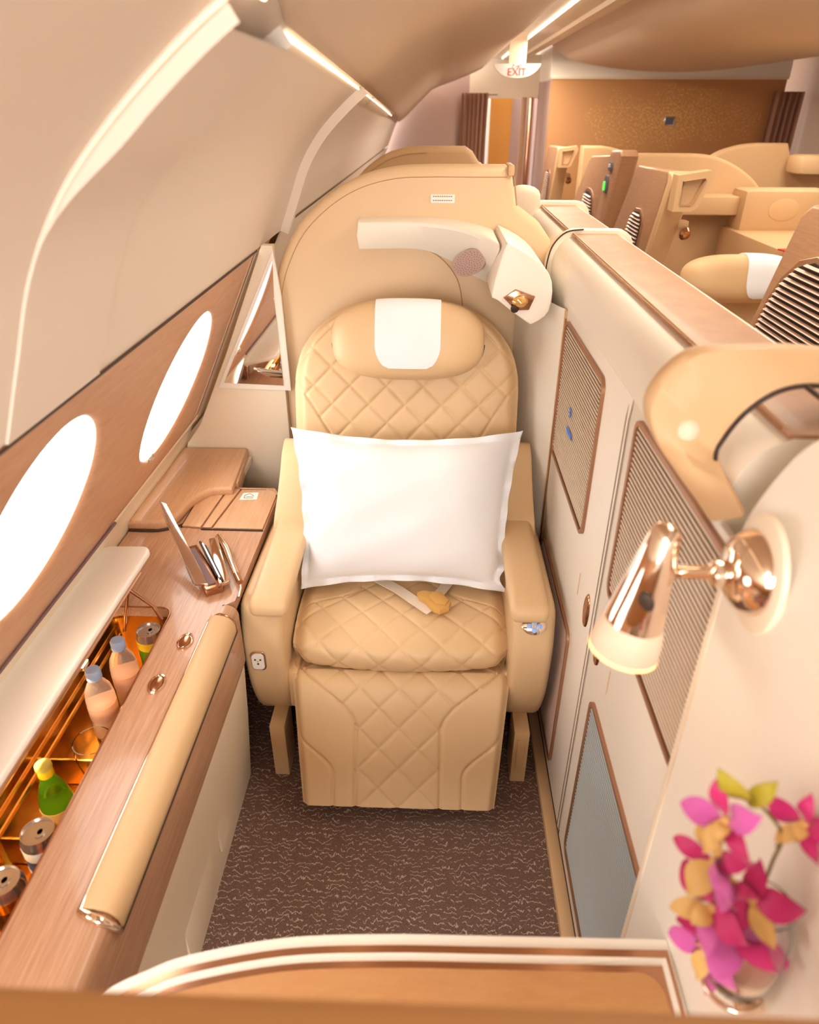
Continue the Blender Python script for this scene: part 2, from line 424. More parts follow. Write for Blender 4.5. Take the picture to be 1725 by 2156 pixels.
# plain wood below/above in front and behind
mk('belt_panel', [wp(-2.6, S0), wp(-.07, S0), wp(-.07, S1), wp(-2.6, S1)], [[0, 1, 2, 3]], belt, wall)
tube('belt_top_line', [(PB1[0]+.0075, -2.6, PB1[1]+.0015), (PB1[0]+.0075, 2.235, PB1[1]+.0015)], .0028, dark, wall, 6)
# cream frame at the rear end of the belt, dark gap after it
mk('belt_end_trim', [wp(2.235, -.02, .004), wp(2.30, -.02, .004), wp(2.30, SL, .004), wp(2.235, SL, .004), wp(2.235, SL+.3, .0), wp(2.30, SL+.3, 0)], [[0, 1, 2, 3]], wallm, wall)
mk('gap_panel', [wp(2.30, -.1, -.02), wp(2.62, -.1, -.02), wp(2.62, SL+.05, -.02), wp(2.30, SL+.05, -.02)], [[0, 1, 2, 3]], tand, wall)
mk('rear_belt', [wp(2.62, -.1), wp(9, -.1), wp(9, SL+.01), wp(2.62, SL+.01)], [[0, 1, 2, 3]], wallm, wall)
# sill below the belt
sill = catm([(-.818, .772), (-.822, .757), (-.838, .742), (-.860, .715), (-.872, .68)], 4)
sweep('sill_trim', sill, 1.50, 2.30, cream, wall)
sweep('sill_groove', [(-.8475, .7345), (-.8515, .7290)], 1.5, 2.30, dark, wall)
sweep('lower_wall', [(-.818, .770), (-.83, .74), (-.88, .62), (-.97, .3), (-.97, 0)], -2.6, 1.52, cream, wall)
sweep('lower_wall', [(-.875, .68), (-.97, .3), (-.97, 0)], 1.5, 9, cream, wall)
tube('belt_bottom_line', [(-.815, -.5, .768), (-.815, 1.52, .768)], .004, purple, wall, 6)

# ------------------------------------------------------------------ setting: ceilings
def upz(x):
    for a, c in zip(UP, UP[1:]):
        if a[0] <= x <= c[0]: return a[1]+(c[1]-a[1])*(x-a[0])/(c[0]-a[0])
    return UP[-1][1]
cl = struct('ceiling', (0, 0, 2.0), 'tan side ceiling with hidden warm light slots')
def ceil_seg(y0, y1, ny):
    V = []; F = []
    base = [(-.06, 1.885), (.04, 1.925), (.18, 1.968), (.32, 2.018), (.42, 2.055), (.48, 2.083), (.505, 2.105), (.512, 2.125), (.505, 2.15)]
    L = None
    for k in range(ny+1):
        y = y0+(y1-y0)*k/ny; xs = slot(y); zs = upz(xs)
        row = [(xs-.006, y, zs+.028), (xs-.003, y, zs-.006), (xs+.004, y, zs-.008), (xs+.03, y, zs+.006), (xs+.07, y, zs+.030)] + [(p[0], y, p[1]) for p in base]
        L = len(row); V += row
    for k in range(ny):
        for i in range(L-1): F.append([k*L+i, k*L+i+1, (k+1)*L+i+1, (k+1)*L+i])
    return mk('ceiling_panel', V, F, ceilm, cl, 50)
ceil_seg(-2.6, .93, 4); ceil_seg(.93, 1.09, 1); ceil_seg(1.09, 9.0, 16)
for y0, y1 in ((-2.4, .90), (1.12, 2.60), (2.70, 3.68), (3.78, 6.5)):
    tube('slot_lamp', [(slot(y)-.012, y, upz(slot(y)-.012)-.004) for y in (y0, (y0+y1)/2, y1)], .003, led, cl, 6)
# aisle ceiling, with light lines, and the dropped centre canopy
sweep('aisle_ceiling', [(.46, 2.20), (.62, 2.19), (.80, 2.185), (1.0, 2.19), (1.1, 2.25)], -2.6, 9.6, white, cl)
for x, z in ((.535, 2.165), (.70, 2.178)):
    tube('aisle_light_line', [(x, .5, z), (x, 9.0, z)], .006, led, cl, 6)
sweep('aisle_ceiling_rail', [(.86, 2.19), (.87, 2.165), (.93, 2.165), (.94, 2.19)], -2.6, 9.5, cream, cl)
sweep('centre_canopy', catm([(1.02, 2.22), (1.10, 2.15), (1.30, 2.075), (1.7, 2.02), (2.15, 2.0), (2.6, 2.02), (3.1, 2.09), (3.5, 2.20), (3.6, 2.35)], 4), -2.6, 7.6, ceilm, cl)
box('ceiling_cover', (1.3, 3.5, 2.42), (5.0, 12.4, .04), ceilm, cl, bev=0)
# closing walls outside the picture: rear of the cabin and the far side
st(box('wall_rear', (1.2, -2.62, 1.2), (5.2, .04, 2.5), wallm, bev=0), 'cream rear cabin wall')
st(box('wall_right', (3.72, 3.5, 1.2), (.04, 12.4, 2.5), wallm, bev=0), 'cream far side cabin wall')
# bulkhead block with the tree motif
bulk = struct('wall_back', (2.33, 8.3, 0), 'tan bulkhead with sparkling gold tree motif')
box('bulkhead_panel', (2.33, 8.33, .985), (2.34, .06, 1.97), bulkm, bulk, bev=.004)
box('bulkhead_header', (2.33, 8.34, 2.20), (2.38, .08, .44), white, bulk, bev=.006)
box('bulkhead_rail', (2.33, 8.295, 1.975), (2.36, .02, .02), cream, bulk, bev=.004)
box('bulkhead_side', (1.165, 8.95, .98), (.02, 1.2, 1.96), greyp, bulk, bev=.002)
box('bulkhead_side_top', (1.165, 8.95, 2.2), (.03, 1.2, .46), white, bulk, bev=.002)
fr = box('bulkhead_screen', (2.395, 8.295, 1.60), (.105, .014, .085), silver, bulk, bev=.004); box('screen_glass', (2.395, 8.286, 1.60), (.085, .006, .066), screenm, fr, bev=0)
lb = struct('wall_back_left', (-.3, 9.3, 0), 'shaded grey bulkhead beyond the window suites')
box('bulkhead_panel', (-.45, 9.32, 1.1), (1.7, .04, 2.2), greyp, lb, bev=0)
box('door_header', (.78, 9.30, 2.02), (.82, .06, .42), cream, lb, bev=.006)
box('header_label', (.62, 9.266, 1.845), (.14, .004, .010), inkm, lb, bev=0)
box('door_jamb', (1.075, 9.25, .91), (.05, .08, 1.82), chromed, lb, bev=.01)
box('door_jamb', (1.00, 9.28, .91), (.06, .06, 1.82), woodp, lb, bev=.01)
box('vestibule_panel', (.80, 10.2, 1.0), (.30, .04, 2.0), orange, lb, bev=0)
box('vestibule_edge', (.655, 10.15, 1.0), (.035, .06, 2.0), white, lb, bev=.004)
box('vestibule_daylight', (.52, 10.25, 1.0), (.30, .03, 2.0), blue, lb, bev=0)  # daylight in the vestibule, put into the panel's blue colour
box('vestibule_wall', (1.4, 10.3, 1.2), (5, .04, 2.6), greyp, lb, bev=0)
def curtain(name, label, x0, x1, y, z0, z1, folds):
    nu = folds*8
    pts = [(x0+(x1-x0)*i/nu, y+.028*math.sin(2*PI*i/8)+.008*math.sin(i*1.7)) for i in range(nu+1)]
    V = [(p[0]+(x1-x0)*.10*(1 if k == 0 else 0)*(-1), p[1], z) for k, z in enumerate((z0, z1)) for p in pts]
    L = len(pts); V += [(v[0], v[1]+.006, v[2]) for v in V]
    F = [[i, i+1, L+i+1, L+i] for i in range(L-1)] + [[2*L+i, 3*L+i, 3*L+i+1, 2*L+i+1] for i in range(L-1)]
    return tag(mk(name, V, F, curtainm, None, 80), label, 'curtain')
curtain('door_curtain', 'brown gathered curtain beside the open cabin doorway', .28, .58, 9.15, .0, 1.86, 6)
curtain('door_curtain', 'brown gathered curtain right of the gold tree bulkhead', 3.36, 3.66, 8.2, .0, 1.86, 5)

# ------------------------------------------------------------------ EXIT sign
es = thing('exit_sign', 'white hanging exit sign with red letters above the aisle', 'exit sign', (.575, 6.0, 1.92))
lens = catm([(.405, 1.985), (.42, 1.955), (.48, 1.912), (.575, 1.897), (.67, 1.912), (.73, 1.955), (.745, 1.985)], 5)
prism('sign_face', lens, 'y', 5.985, 6.015, signm, es, .004, 2)
box('sign_hanger', (.575, 6.0, 2.08), (.125, .02, .19), ceilm, es, bev=.004)
def text(s, size, loc, rot, m, parent, name='lettering'):
    cu = bpy.data.curves.new(name, 'FONT'); cu.body = s; cu.size = size; cu.align_x = 'CENTER'; cu.extrude = .0008
    o = bpy.data.objects.new(name, cu); COL.objects.link(o)
    dg = bpy.context.evaluated_depsgraph_get(); me = bpy.data.meshes.new_from_object(o.evaluated_get(dg)); bpy.data.objects.remove(o)
    me.materials.clear(); me.materials.append(m)
    o = bpy.data.objects.new(name, me); COL.objects.link(o)
    if parent: o.parent = parent; loc = Vector(loc)-ORG[parent.name]
    o.location = loc; o.rotation_euler = rot; return o
text('EXIT', .066, (.575, 5.980, 1.914), (PI/2, 0, 0), exitred, es)
text('خروج', .034, (.575, 5.980, 1.968), (PI/2, 0, 0), exitred, es)

# ------------------------------------------------------------------ front half of the suite: passenger seat
XC = -.072
seat = thing('passenger_seat', 'large beige quilted leather armchair in the middle of the suite', 'seat', (XC, 1.6, 0))
def polypath(P, k=8):
    pts = [np.array(p) for p in catm(P, k)]; d = [0]
    for a, c in zip(pts, pts[1:]): d.append(d[-1]+float(np.linalg.norm(c-a)))
    T = d[-1]
    def at(t):
        s = t*T
        for i in range(len(d)-1):
            if s <= d[i+1] or i == len(d)-2:
                f_ = (s-d[i])/max(d[i+1]-d[i], 1e-9); p = pts[i]+(pts[i+1]-pts[i])*f_; tg = pts[i+1]-pts[i]; tg = tg/np.linalg.norm(tg)
                return float(p[0]), float(p[1]), float(tg[0]), float(tg[1]), s
    return at, T
# seat cushion
cp, CT = polypath([(1.93, .445), (1.75, .468), (1.58, .476), (1.48, .466), (1.425, .44), (1.412, .41), (1.425, .372), (1.46, .352)])
def cush(u, v):
    s = 2*u-1; y, z, ty, tz, L = cp(v); e = sm(.80, 1, abs(s)); x = XC+s*.299
    ny, nz = tz, -ty          # outward normal of the path (path runs forward and down)
    hw = .125+.19*(1-sm(1.50, 1.66, y))
    d = abs(x-XC)-hw
    q = quilt(x-XC+.055, L, .112, .0048)*(1) if d < 0 else .0046
    h = q + (groove(d, .004, .004) if v < .62 else 0) - .030*e*e - (.009 if d < 0 else .002)*0
    yy = y+ny*h+.035*s*s*sm(.35, .7, v); zz = z+nz*h
    return (x*(1) - .012*s*e*e*0, yy, zz)
grid('seat_cushion', cush, 190, 160, leather, seat, back=lambda u, v: (XC+(2*u-1)*.285, max(1.47, cush(u, v)[1]), .345))
# legrest, swung a little forward
lp, LT = polypath([(1.47, .352), (1.435, .358), (1.40, .348), (1.372, .315), (1.33, .245), (1.28, .165), (1.225, .062)])
def leg_hw(t): return .303-.042*t
def legr(u, v):
    s = 2*u-1; y, z, ty, tz, L = lp(v); x = XC+.003+s*leg_hw(v); e = sm(.90, 1, abs(s))
    ny, nz = tz, -ty
    if ny > 0: ny, nz = -ny, -nz
    ax = abs(x-XC); hw = .115+.155*(1-sm(.05, .52, v))**1.4
    d = ax-hw
    q = quilt(x-XC, L*1.0+.02, .108, .0042)*(1) if d < 0 else .0040
    c2 = .175+.10*(1-sm(.50, .80, v))**1.2
    g2 = groove(ax-c2, .005, .005) if v > .5 else 0
    h = q+groove(d, .005, .005)+g2-.018*e*e
    return (x, y+ny*h, z+nz*h)
grid('legrest', legr, 180, 130, leather, seat, back=lambda u, v: (XC+(2*u-1)*leg_hw(v)*.98, lp(v)[0]+.075, lp(v)[1]-.02 if v < .5 else lp(v)[1]))
# backrest
bp_, BT = polypath([(1.885, .40), (1.93, .60), (1.975, .80), (2.02, .98), (2.055, 1.10), (2.085, 1.20)])
def bhw(z):
    dz = max(0, (z-.93)/.272); return .345*max(0, 1-dz**2.6)**(1/2.6)
XB = -.078
def backf(u, v):
    s = 2*u-1; v = min(v, .9999); y, z, ty, tz, L = bp_(v); hw = bhw(z); x = XB+s*hw
    e = max(sm(.86, 1, abs(s)), sm(.93, 1, v)); ny, nz = -tz, ty
    ax = abs(x-XB); zb = .76+.22*sm(.16, .36, ax)
    d = zb-z if ax > .155 else -1
    inside = (z > zb) or (ax < .16)
    dd = min(abs(z-zb)*.8, 1) if ax > .155 else abs(ax-.16)*(1 if z < zb else 9)
    q = quilt(x-XB, L+.03, .112, .0050)*1 if inside else .0048
    rim = .345-ax if z < .95 else (1-abs(s))*hw
    h = q+(groove(dd, .005, .005))-.035*e*e
    return (x, y+ny*h, z+nz*h)
grid('backrest', backf, 190, 220, leather, seat, back=lambda u, v: (XB+(2*u-1)*bhw(bp_(min(v, .9999))[1])*.97, bp_(min(v, .9999))[0]+.085, bp_(min(v, .9999))[1]-.005))
# headrest: thick capsule
def capsule(name, c, hx, hz, hy, m, parent, lean, nexp=2.6, NU=48, NV=20):
    V = []; F = []; cl_, sl_ = math.cos(lean), math.sin(lean)
    for j in range(NV+1):
        ph = PI*j/NV; yy = -math.cos(ph)*hy; r = math.sin(ph)**.45
        for i in range(NU):
            a = 2*PI*i/NU; ca, sa = math.cos(a), math.sin(a)
            px = math.copysign(abs(ca)**(2/nexp), ca)*hx*r; pz = math.copysign(abs(sa)**(2/nexp), sa)*hz*r
            V.append((c[0]+px, c[1]+yy*cl_+pz*sl_, c[2]+pz*cl_-yy*sl_))
    for j in range(NV):
        for i in range(NU): F.append([j*NU+i, j*NU+(i+1) % NU, (j+1)*NU+(i+1) % NU, (j+1)*NU+i])
    return mk(name, V, F, m, parent, 80)
HC = (-.071, 1.995, 1.118)
capsule('headrest', HC, .222, .112, .058, leather, seat, math.radians(16), 2.8)
tube('headrest_piping', [(HC[0]+.223*math.copysign(abs(math.cos(a))**.72, math.cos(a)), HC[1]+.02+.112*math.copysign(abs(math.sin(a))**.72, math.sin(a))*.28, HC[2]+.113*math.copysign(abs(math.sin(a))**.72, math.sin(a))*.96) for a in [PI*1.02+PI*.96*i/40 for i in range(41)]], .003, dark, seat, 6)
# white headrest cover, folded over the top
def cap_hit(c, hx, hz, hy, lean, nexp, px, th, off):
    """point of the capsule surface at sideways offset px and pitch angle th (0 = front, 90 deg = top)"""
    cl_, sl_ = math.cos(lean), math.sin(lean); lo, hi = 0, .4
    for _ in range(40):
        t = (lo+hi)/2; y = -math.cos(th)*t; z = math.sin(th)*t
        g = (abs(px/hx)**nexp+abs(z/hz)**nexp)**(1/nexp) - (max(0, 1-(y/hy)**2))**.225
        if g > 0 or abs(y) >= hy: hi = t
        else: lo = t
    t = lo+off; y = -math.cos(th)*t; z = math.sin(th)*t
    return (c[0]+px, c[1]+y*cl_+z*sl_, c[2]+z*cl_-y*sl_)
def cover(name, c, hx, hz, hy, lean, nexp, x0, x1, th0, th1, m, parent, r=.04):
    def fn(u, v, off):
        k = max(0, (v-.78)/.22); w_ = 1-.42*(1-math.sqrt(max(0, 1-k*k))); xm = (x0+x1)/2; px = xm+(x0+(x1-x0)*u-xm)*w_
        return cap_hit(c, hx, hz, hy, lean, nexp, px, th0+(th1-th0)*v, off)
    return grid(name, lambda u, v: fn(u, v, .006), 18, 44, m, parent, back=lambda u, v: fn(u, v, .0005), ang=70)
cover('headrest_cover', HC, .222, .112, .058, math.radians(16), 2.8, -.092, .094, math.radians(125), math.radians(-54), fabric, seat)
# arms
for sgn, x0, x1, ip0, ip1, nm in ((-1, -.487, -.378, -.452, -.352, 'l'), (1, .222, .331, .208, .306, 'r')):
    side = catm([(1.405, .575), (1.385, .50), (1.388, .40), (1.405, .30), (1.45, .20), (1.50, .165), (1.60, .17)], 4) + [(1.95, .24), (2.0, .45), (2.0, .585), (1.8, .600), (1.45, .605), (1.42, .598)]
    body = prism('arm_body', side, 'x', x0, x1, leather, seat, .022, 4, 50)
    bm = bmesh.new(); bmesh.ops.create_cube(bm, size=1); bmesh.ops.scale(bm, vec=(ip1-ip0, .47, .046), verts=bm.verts)
    bmesh.ops.bevel(bm, geom=bm.edges[:], offset=.020, segments=5, profile=.5, affect='EDGES')
    bmesh.ops.transform(bm, matrix=Matrix.Translation(((ip0+ip1)/2, 1.605, .624)), verts=bm.verts)
    for vv in bm.verts:
        if vv.co.y < 1.42: vv.co.z -= .022*((1.42-vv.co.y)/.05)
    from_bm('arm_pad', bm, leather, seat, 50)
    rear = catm([(1.74, .60), (1.77, .640), (1.83, .675), (1.90, .725), (1.96, .775), (2.03, .78), (2.05, .60)], 4)
    xa, xb = (ip0-.012, ip0+.085) if sgn < 0 else (ip1-.085, ip1+.008)
    prism('arm_rise', rear, 'x', xa, xb, leather, seat, .018, 4, 50)
    lx = -.438 if sgn < 0 else .250
    lg = box('leg', (lx+.021, 1.42, .10), (.044, .10, .20), leather2, seat, bev=.005)
    if sgn > 0:
        box('leg_recess', (lx+.021, 1.369, .11), (.022, .005, .13), tan, lg, bev=.002)
    box('seat_rail', ((x0+x1)/2, 1.75, .03), (.03, .5, .05), dark, seat, bev=.004)
box('seat_pan', (XC, 1.70, .30), (.57, .46, .10), leather2, seat, bev=.02)
box('seat_base', (XC, 1.75, .13), (.50, .40, .25), darkb, seat, bev=.02)
box('side_bolster', (-.366, 1.46, .30), (.03, .10, .13), leather, seat, bev=.012)
# power socket in the left arm
so = prism('power_socket', rrect(-.466, .402, -.424, .466, .014), 'y', 1.378, 1.388, chrome, seat, .002, 2)
prism('socket_plate', rrect(-.461, .408, -.429, .460, .010), 'y', 1.375, 1.381, whitep, so, .001, 1)
for dx_, dz_, mm in ((-.007, .008, dark), (.007, .008, dark), (0, -.006, dark), (0, .002, canyel)):
    lathe('socket_hole', [(.0, .001), (.0028, .001), (.0028, 0)], mm, so, (-.445+dx_, 1.3748, .434+dz_), (0, -1, 0), 10)
# seat control pad on the right arm
cx_ = Vector((.272, 1.392, .563)); ax_ = Vector((0, -.80, .60))
rc = lathe('seat_control', [(.031, 0), (.031, .004), (.027, .006), (.0, .006)], chrome, seat, cx_, ax_, 28, sy=.72)
q = Vector((0, 0, 1)).rotation_difference(ax_.normalized()).to_matrix()
for a_, b_ in ((0, .010), (0, -.010), (-.013, 0), (.013, 0)):
    lathe('control_button', [(.007, 0), (.007, .003), (.005, .004), (0, .004)], btnblue, rc, cx_+q @ Vector((a_, b_, .006)), ax_, 14)

# pillow
pil_C = [Vector((-.404, 1.845, .905)), Vector((.264, 1.845, .905)), Vector((.222, 1.615, .497)), Vector((-.368, 1.615, .497))]
PNX = (pil_C[1]-pil_C[0]).normalized(); PNN = PNX.cross((pil_C[0]-pil_C[3]).normalized()).normalized()
if PNN.y > 0: PNN = -PNN
def pil(u, v, sg):
    # concave edges between drawn-out corners
    cu, cv = 2*u-1, 2*v-1
    p = pil_C[0].lerp(pil_C[1], u).lerp(pil_C[3].lerp(pil_C[2], u), v)
    pull = .032*(1-cu*cu)*cv*abs(cv) ; pullx = .020*(1-cv*cv)*cu*abs(cu)
    p = p + (pil_C[0]-pil_C[3]).normalized()*pull + PNX*(-pullx)
    p = p + PNX*.022*sm(.55, 1, cu)*sm(.2, 1, cv)*math.sin(v*26)*.7
    fx = 1-sm(.80, .93, abs(cu))*1.0; e1 = max(0, 1-(abs(cu)/.93)**3); e2 = max(0, 1-(abs(cv)/.90)**3)
    th = .082*(max(0, e1)**.55)*(max(0, e2)**.55)
    wr = .004*math.sin(9*cu+4*cv)*math.sin(7*cv-2*cu)*(1-abs(cu)**4)
    edge = sm(.88, 1, max(abs(cu), abs(cv)))
    rip = edge*.010*math.sin((cu if abs(cv) > abs(cu) else cv)*17+1.2)+edge*.012*sm(.6, 1, cu)*sm(.3, .9, cv)*math.sin(cv*30)
    return p + PNN*((th+wr+.003)*sg + rip + (.0))
def pil_mesh():
    nu, nv = 90, 66; V = []; F = []; Wd = nu+1
    for sg in (1, -1):
        for j in range(nv+1):
            for i in range(nu+1): V.append(pil(i/nu, j/nv, sg if sg > 0 else -.8))
    M0 = Wd*(nv+1)
    for j in range(nv):
        for i in range(nu):
            a = [j*Wd+i, j*Wd+i+1, (j+1)*Wd+i+1, (j+1)*Wd+i]; F.append(a); F.append([k+M0 for k in a[::-1]])
    for i in range(nu): F += [[i, i+1, M0+i+1, M0+i], [nv*Wd+i, nv*Wd+i+1, M0+nv*Wd+i+1, M0+nv*Wd+i]]
    for j in range(nv): F += [[j*Wd, (j+1)*Wd, M0+(j+1)*Wd, M0+j*Wd], [j*Wd+nu, (j+1)*Wd+nu, M0+(j+1)*Wd+nu, M0+j*Wd+nu]]
    return V, F
V, F = pil_mesh()
tag(mk('pillow', V, F, fabric, None, 80), 'big white pillow propped on the beige seat', 'pillow')
# seat belt lying on the cushion
sb = thing('seat_belt', 'folded seat belt with tan leather buckle on the seat cushion', 'seat belt', (0, 1.56, .48))
def strap(pts, wd, m, nm, par):
    V = []; F = []
    for i, p in enumerate(pts):
        p = Vector(p); t = (Vector(pts[min(i+1, len(pts)-1)])-Vector(pts[max(i-1, 0)])).normalized(); s_ = t.cross(Vector((0, 0, 1))).normalized()
        V += [p-s_*wd, p+s_*wd, p+s_*wd+Vector((0, 0, .003)), p-s_*wd+Vector((0, 0, .003))]
    for i in range(len(pts)-1):
        for k in range(4): F.append([i*4+k, i*4+(k+1) % 4, (i+1)*4+(k+1) % 4, (i+1)*4+k])
    F += [[0, 1, 2, 3], [len(V)-4, len(V)-3, len(V)-2, len(V)-1]]
    return mk(nm, V, F, m, par)
strap([(-.16, 1.70, .484), (-.085, 1.635, .487), (-.04, 1.585, .489), (.01, 1.535, .488)], .017, belttan, 'strap', sb)
strap([(.07, 1.70, .486), (.045, 1.64, .489), (.02, 1.59, .492)], .015, belttan, 'strap', sb)
bk = prism('buckle', [(-.030, 1.600), (-.012, 1.612), (.008, 1.606), (.040, 1.603), (.066, 1.562), (.060, 1.535), (.034, 1.520), (.014, 1.532), (-.006, 1.565), (-.024, 1.580)], 'z', .489, .508, bucklem, sb, .004, 2)
prism('buckle_flap', [(.012, 1.600), (.036, 1.597), (.060, 1.560), (.050, 1.538), (.022, 1.545), (.006, 1.575)], 'z', .506, .513, bucklem, bk, .003, 2)

# ------------------------------------------------------------------ side console with the drinks bar
con = thing('side_console', 'wood topped side console with open drinks bar under the windows', 'console', (-.67, .9, 0))
ZT = .62
hole = rrect(-.805, .50, -.634, 1.36, .030)
outer = [(-.885, -.3), (-.5145, -.3), (-.5145, 1.372), (-.488, 1.395), (-.488, 1.96), (-.51, 2.0), (-.885, 2.0)]
plate('console_top', outer, [hole], .592, ZT, woody, con)
fas = [(-.5145, .592), (-.5145, .62)] + arc(-.508, .590, .030, 90, 0, 7) + [(-.478, .44), (-.482, .425), (-.50, .42), (-.5145, .42)]
sweep('console_fascia', fas, -.3, 1.378, woody, con, closed=True)
sweep('console_side', [(-.482, .425), (-.492, .25), (-.512, .0), (-.54, 0), (-.52, .43)], -.3, 1.372, cream, con, closed=True)
sweep('console_kick', [(-.508, .055), (-.515, .002), (-.53, .0), (-.53, .055)], -.3, 1.372, chromed, con, closed=True)
prism('service_panel', [(-.0+.80, .07), (.99, .07), (.99, .25), (.80, .25)], 'x', -.507, -.496, cream, con, .003, 2)
prism('service_panel', rrect(1.05, .10, 1.12, .20, .01), 'x', -.5025, -.496, cream, con, .002, 1)
# well liner
lin_ = rrect(-.807, .498, -.632, 1.362, .032)
V = [(p[0], p[1], ZT-.004) for p in lin_]+[(p[0], p[1], .43) for p in lin_]; L = len(lin_)
mk('bar_liner', V, [[i, (i+1) % L, L+(i+1) % L, L+i] for i in range(L)]+[list(range(L, 2*L))], goldm, con)
tube('bar_rim', [(p[0], p[1], ZT+.001) for p in rrect(-.805, .50, -.634, 1.36, .03)], .0022, chromed, con, 6, True)
for k, (x, z) in enumerate(((-.790, .595), (-.782, .572), (-.775, .548))):
    tube('bar_rail', [(x, .52, z), (x, 1.34, z)], .0045, goldm, con, 6)
box('bar_rail_clip', (-.786, 1.17, .60), (.022, .030, .012), silver, con, bev=.004)
tube('bar_lamp', [(-.800, .54, .608), (-.800, 1.32, .608)], .003, barglow, con, 6)
box('bar_divider', (-.72, .985, .47), (.16, .006, .075), goldm, con, bev=.002)
box('bar_divider', (-.72, .80, .47), (.16, .006, .075), goldm, con, bev=.002)
# lid, raised; hinge strut
LH = (-.848, .716); LE = (-.702, .742)
def lidpoly(o): return [(LH[0], LH[1]+o), (LE[0], LE[1]+o), (LE[0]+.003, LE[1]+o-.014), (LH[0]+.003, LH[1]+o-.014)]
lu = Vector((LE[0]-LH[0], 0, LE[1]-LH[1])); lw = lu.length; lu.normalize(); ln = Vector((-lu.z, 0, lu.x))
lr = rrect(.38, 0, 1.49, lw, .026)
bm = bmesh.new(); a = []; c = []
for (yy, ss) in lr:
    yv = yy - (.035*ss/lw if yy > 1.3 else 0)
    pt = Vector((LH[0], yv, LH[1]))+lu*ss
    a.append(bm.verts.new(pt)); c.append(bm.verts.new(pt-ln*.016))
f0 = bm.faces.new(a); f1 = bm.faces.new(c[::-1])
for i in range(len(a)): bm.faces.new([a[i], c[i], c[(i+1) % len(a)], a[(i+1) % len(a)]])
bmesh.ops.recalc_face_normals(bm, faces=bm.faces)
bmesh.ops.bevel(bm, geom=list(set(f0.edges[:]+f1.edges[:])), offset=.004, segments=2, profile=.5, affect='EDGES')
ld = from_bm('bar_lid', bm, lidm, con, 45); ld['label'] = 'raised cream lid of the drinks bar'
tube('lid_edge', [(LE[0]+.004, .40, LE[1]-.016), (LE[0]+.004, 1.36, LE[1]-.016)], .0035, chromed, ld, 6)
tube('lid_strut', [(-.706, 1.302, .722), (-.66, 1.312, .664), (-.642, 1.312, .605)], .0055, chromed, con, 8)
tube('lid_strut', [(-.706, 1.302, .722), (-.722, 1.30, .66), (-.735, 1.29, .60)], .004, chromed, con, 8)
box('lid_catch', (-.712, 1.13, .716), (.014, .04, .016), silver, ld, bev=.004)
box('lid_hinge', (-.86, .9, .66), (.014, .9, .10), cream, con, bev=.003)
box('lid_hinge_post', (-.855, 1.40, .66), (.012, .04, .11), chromed, con, bev=.003)
# call buttons
for (x, y) in ((-.565, 1.234), (-.583, 1.094)):
    cb = lathe('push_button', [(.025, 0), (.0245, .004), (.021, .005), (.0195, .003), (.0195, .002), (.0, .002)], chrome, con, (x, y, ZT), (0, 0, 1), 32, sx=.74, sy=1.2)
    lathe('button_cap', [(.0185, .002), (.017, .005), (.010, .007), (0, .0075)], chromed, cb, (x, y, ZT), (0, 0, 1), 32, sx=.74, sy=1.2)
# long leather edge pad in its chrome channel
pp = [(-.530, .6205), (-.530, .627), (-.523, .631)] + [(-.510, .630)] + arc(-.508, .592, .037, 82, 0, 8) + [(-.471, .580), (-.475, .576), (-.4775, .578)] + arc(-.508, .590, .0305, 0, 90, 7)
pad = prism('edge_pad', pp, 'y', .605, 1.325, leather2, con, .004, 2, 50); pad['label'] = 'long tan leather pad along the console edge'
tube('pad_trim', catm([(-.530, 1.30, .623), (-.531, .95, .623), (-.530, .63, .623)], 6), .0042, chrome, pad, 8)
tube('pad_trim', [(-.530, 1.30, .623), (-.526, 1.327, .624), (-.510, 1.334, .624), (-.494, 1.334, .618), (-.478, 1.334, .600), (-.473, 1.33, .577)], .0042, chromed, pad, 8)
tube('pad_trim', [(-.4735, 1.33, .574), (-.4735, .60, .574)], .0035, dark, pad, 8)
tube('pad_trim', [(-.530, .63, .623), (-.528, .602, .624), (-.510, .594, .624), (-.494, .592, .618), (-.478, .592, .602), (-.473, .60, .577)], [.004, .007, .008, .008, .008, .005], chrome, pad, 8)
# folding table cover panels at the rear of the console
tcv = thing('table_cover', 'wooden fold out table cover at rear of console', 'table cover', (-.57, 1.85, ZT))
p1 = [(-.640, 1.735), (-.492, 1.735)] + [(-.492, 1.90)] + arc(-.532, 1.935, .04, 0, 90, 5) + [(-.612, 1.975)]
prism('cover_panel', p1, 'z', ZT+.0005, ZT+.007, woodr, tcv, .002, 2)
p2 = [(-.672, 1.737), (-.646, 1.737), (-.618, 1.977), (-.655, 1.981)]
prism('cover_panel', p2, 'z', ZT+.0005, ZT+.007, woodr, tcv, .002, 2)
p3_ = [(-.735, 1.745), (-.678, 1.738), (-.661, 1.981), (-.70, 1.978), (-.735, 1.945)]
prism('cover_panel', p3_, 'z', ZT+.0005, ZT+.007, woodr, tcv, .002, 2)
tube('cover_gap', [(-.738, 1.742, ZT+.001), (-.738, 1.945, ZT+.001), (-.702, 1.981, ZT+.001), (-.61, 1.981, ZT+.001), (-.535, 1.981, ZT+.001), (-.492, 1.945, ZT+.001)], .003, dark, tcv, 6)
tube('cover_gap', [(-.675, 1.733, ZT+.001), (-.49, 1.731, ZT+.001)], .003, dark, tcv, 6)
lbx = prism('pictogram_label', [(-.603, 1.905), (-.548, 1.909), (-.552, 1.955), (-.600, 1.95)], 'z', ZT+.0070, ZT+.0078, whitep, tcv)
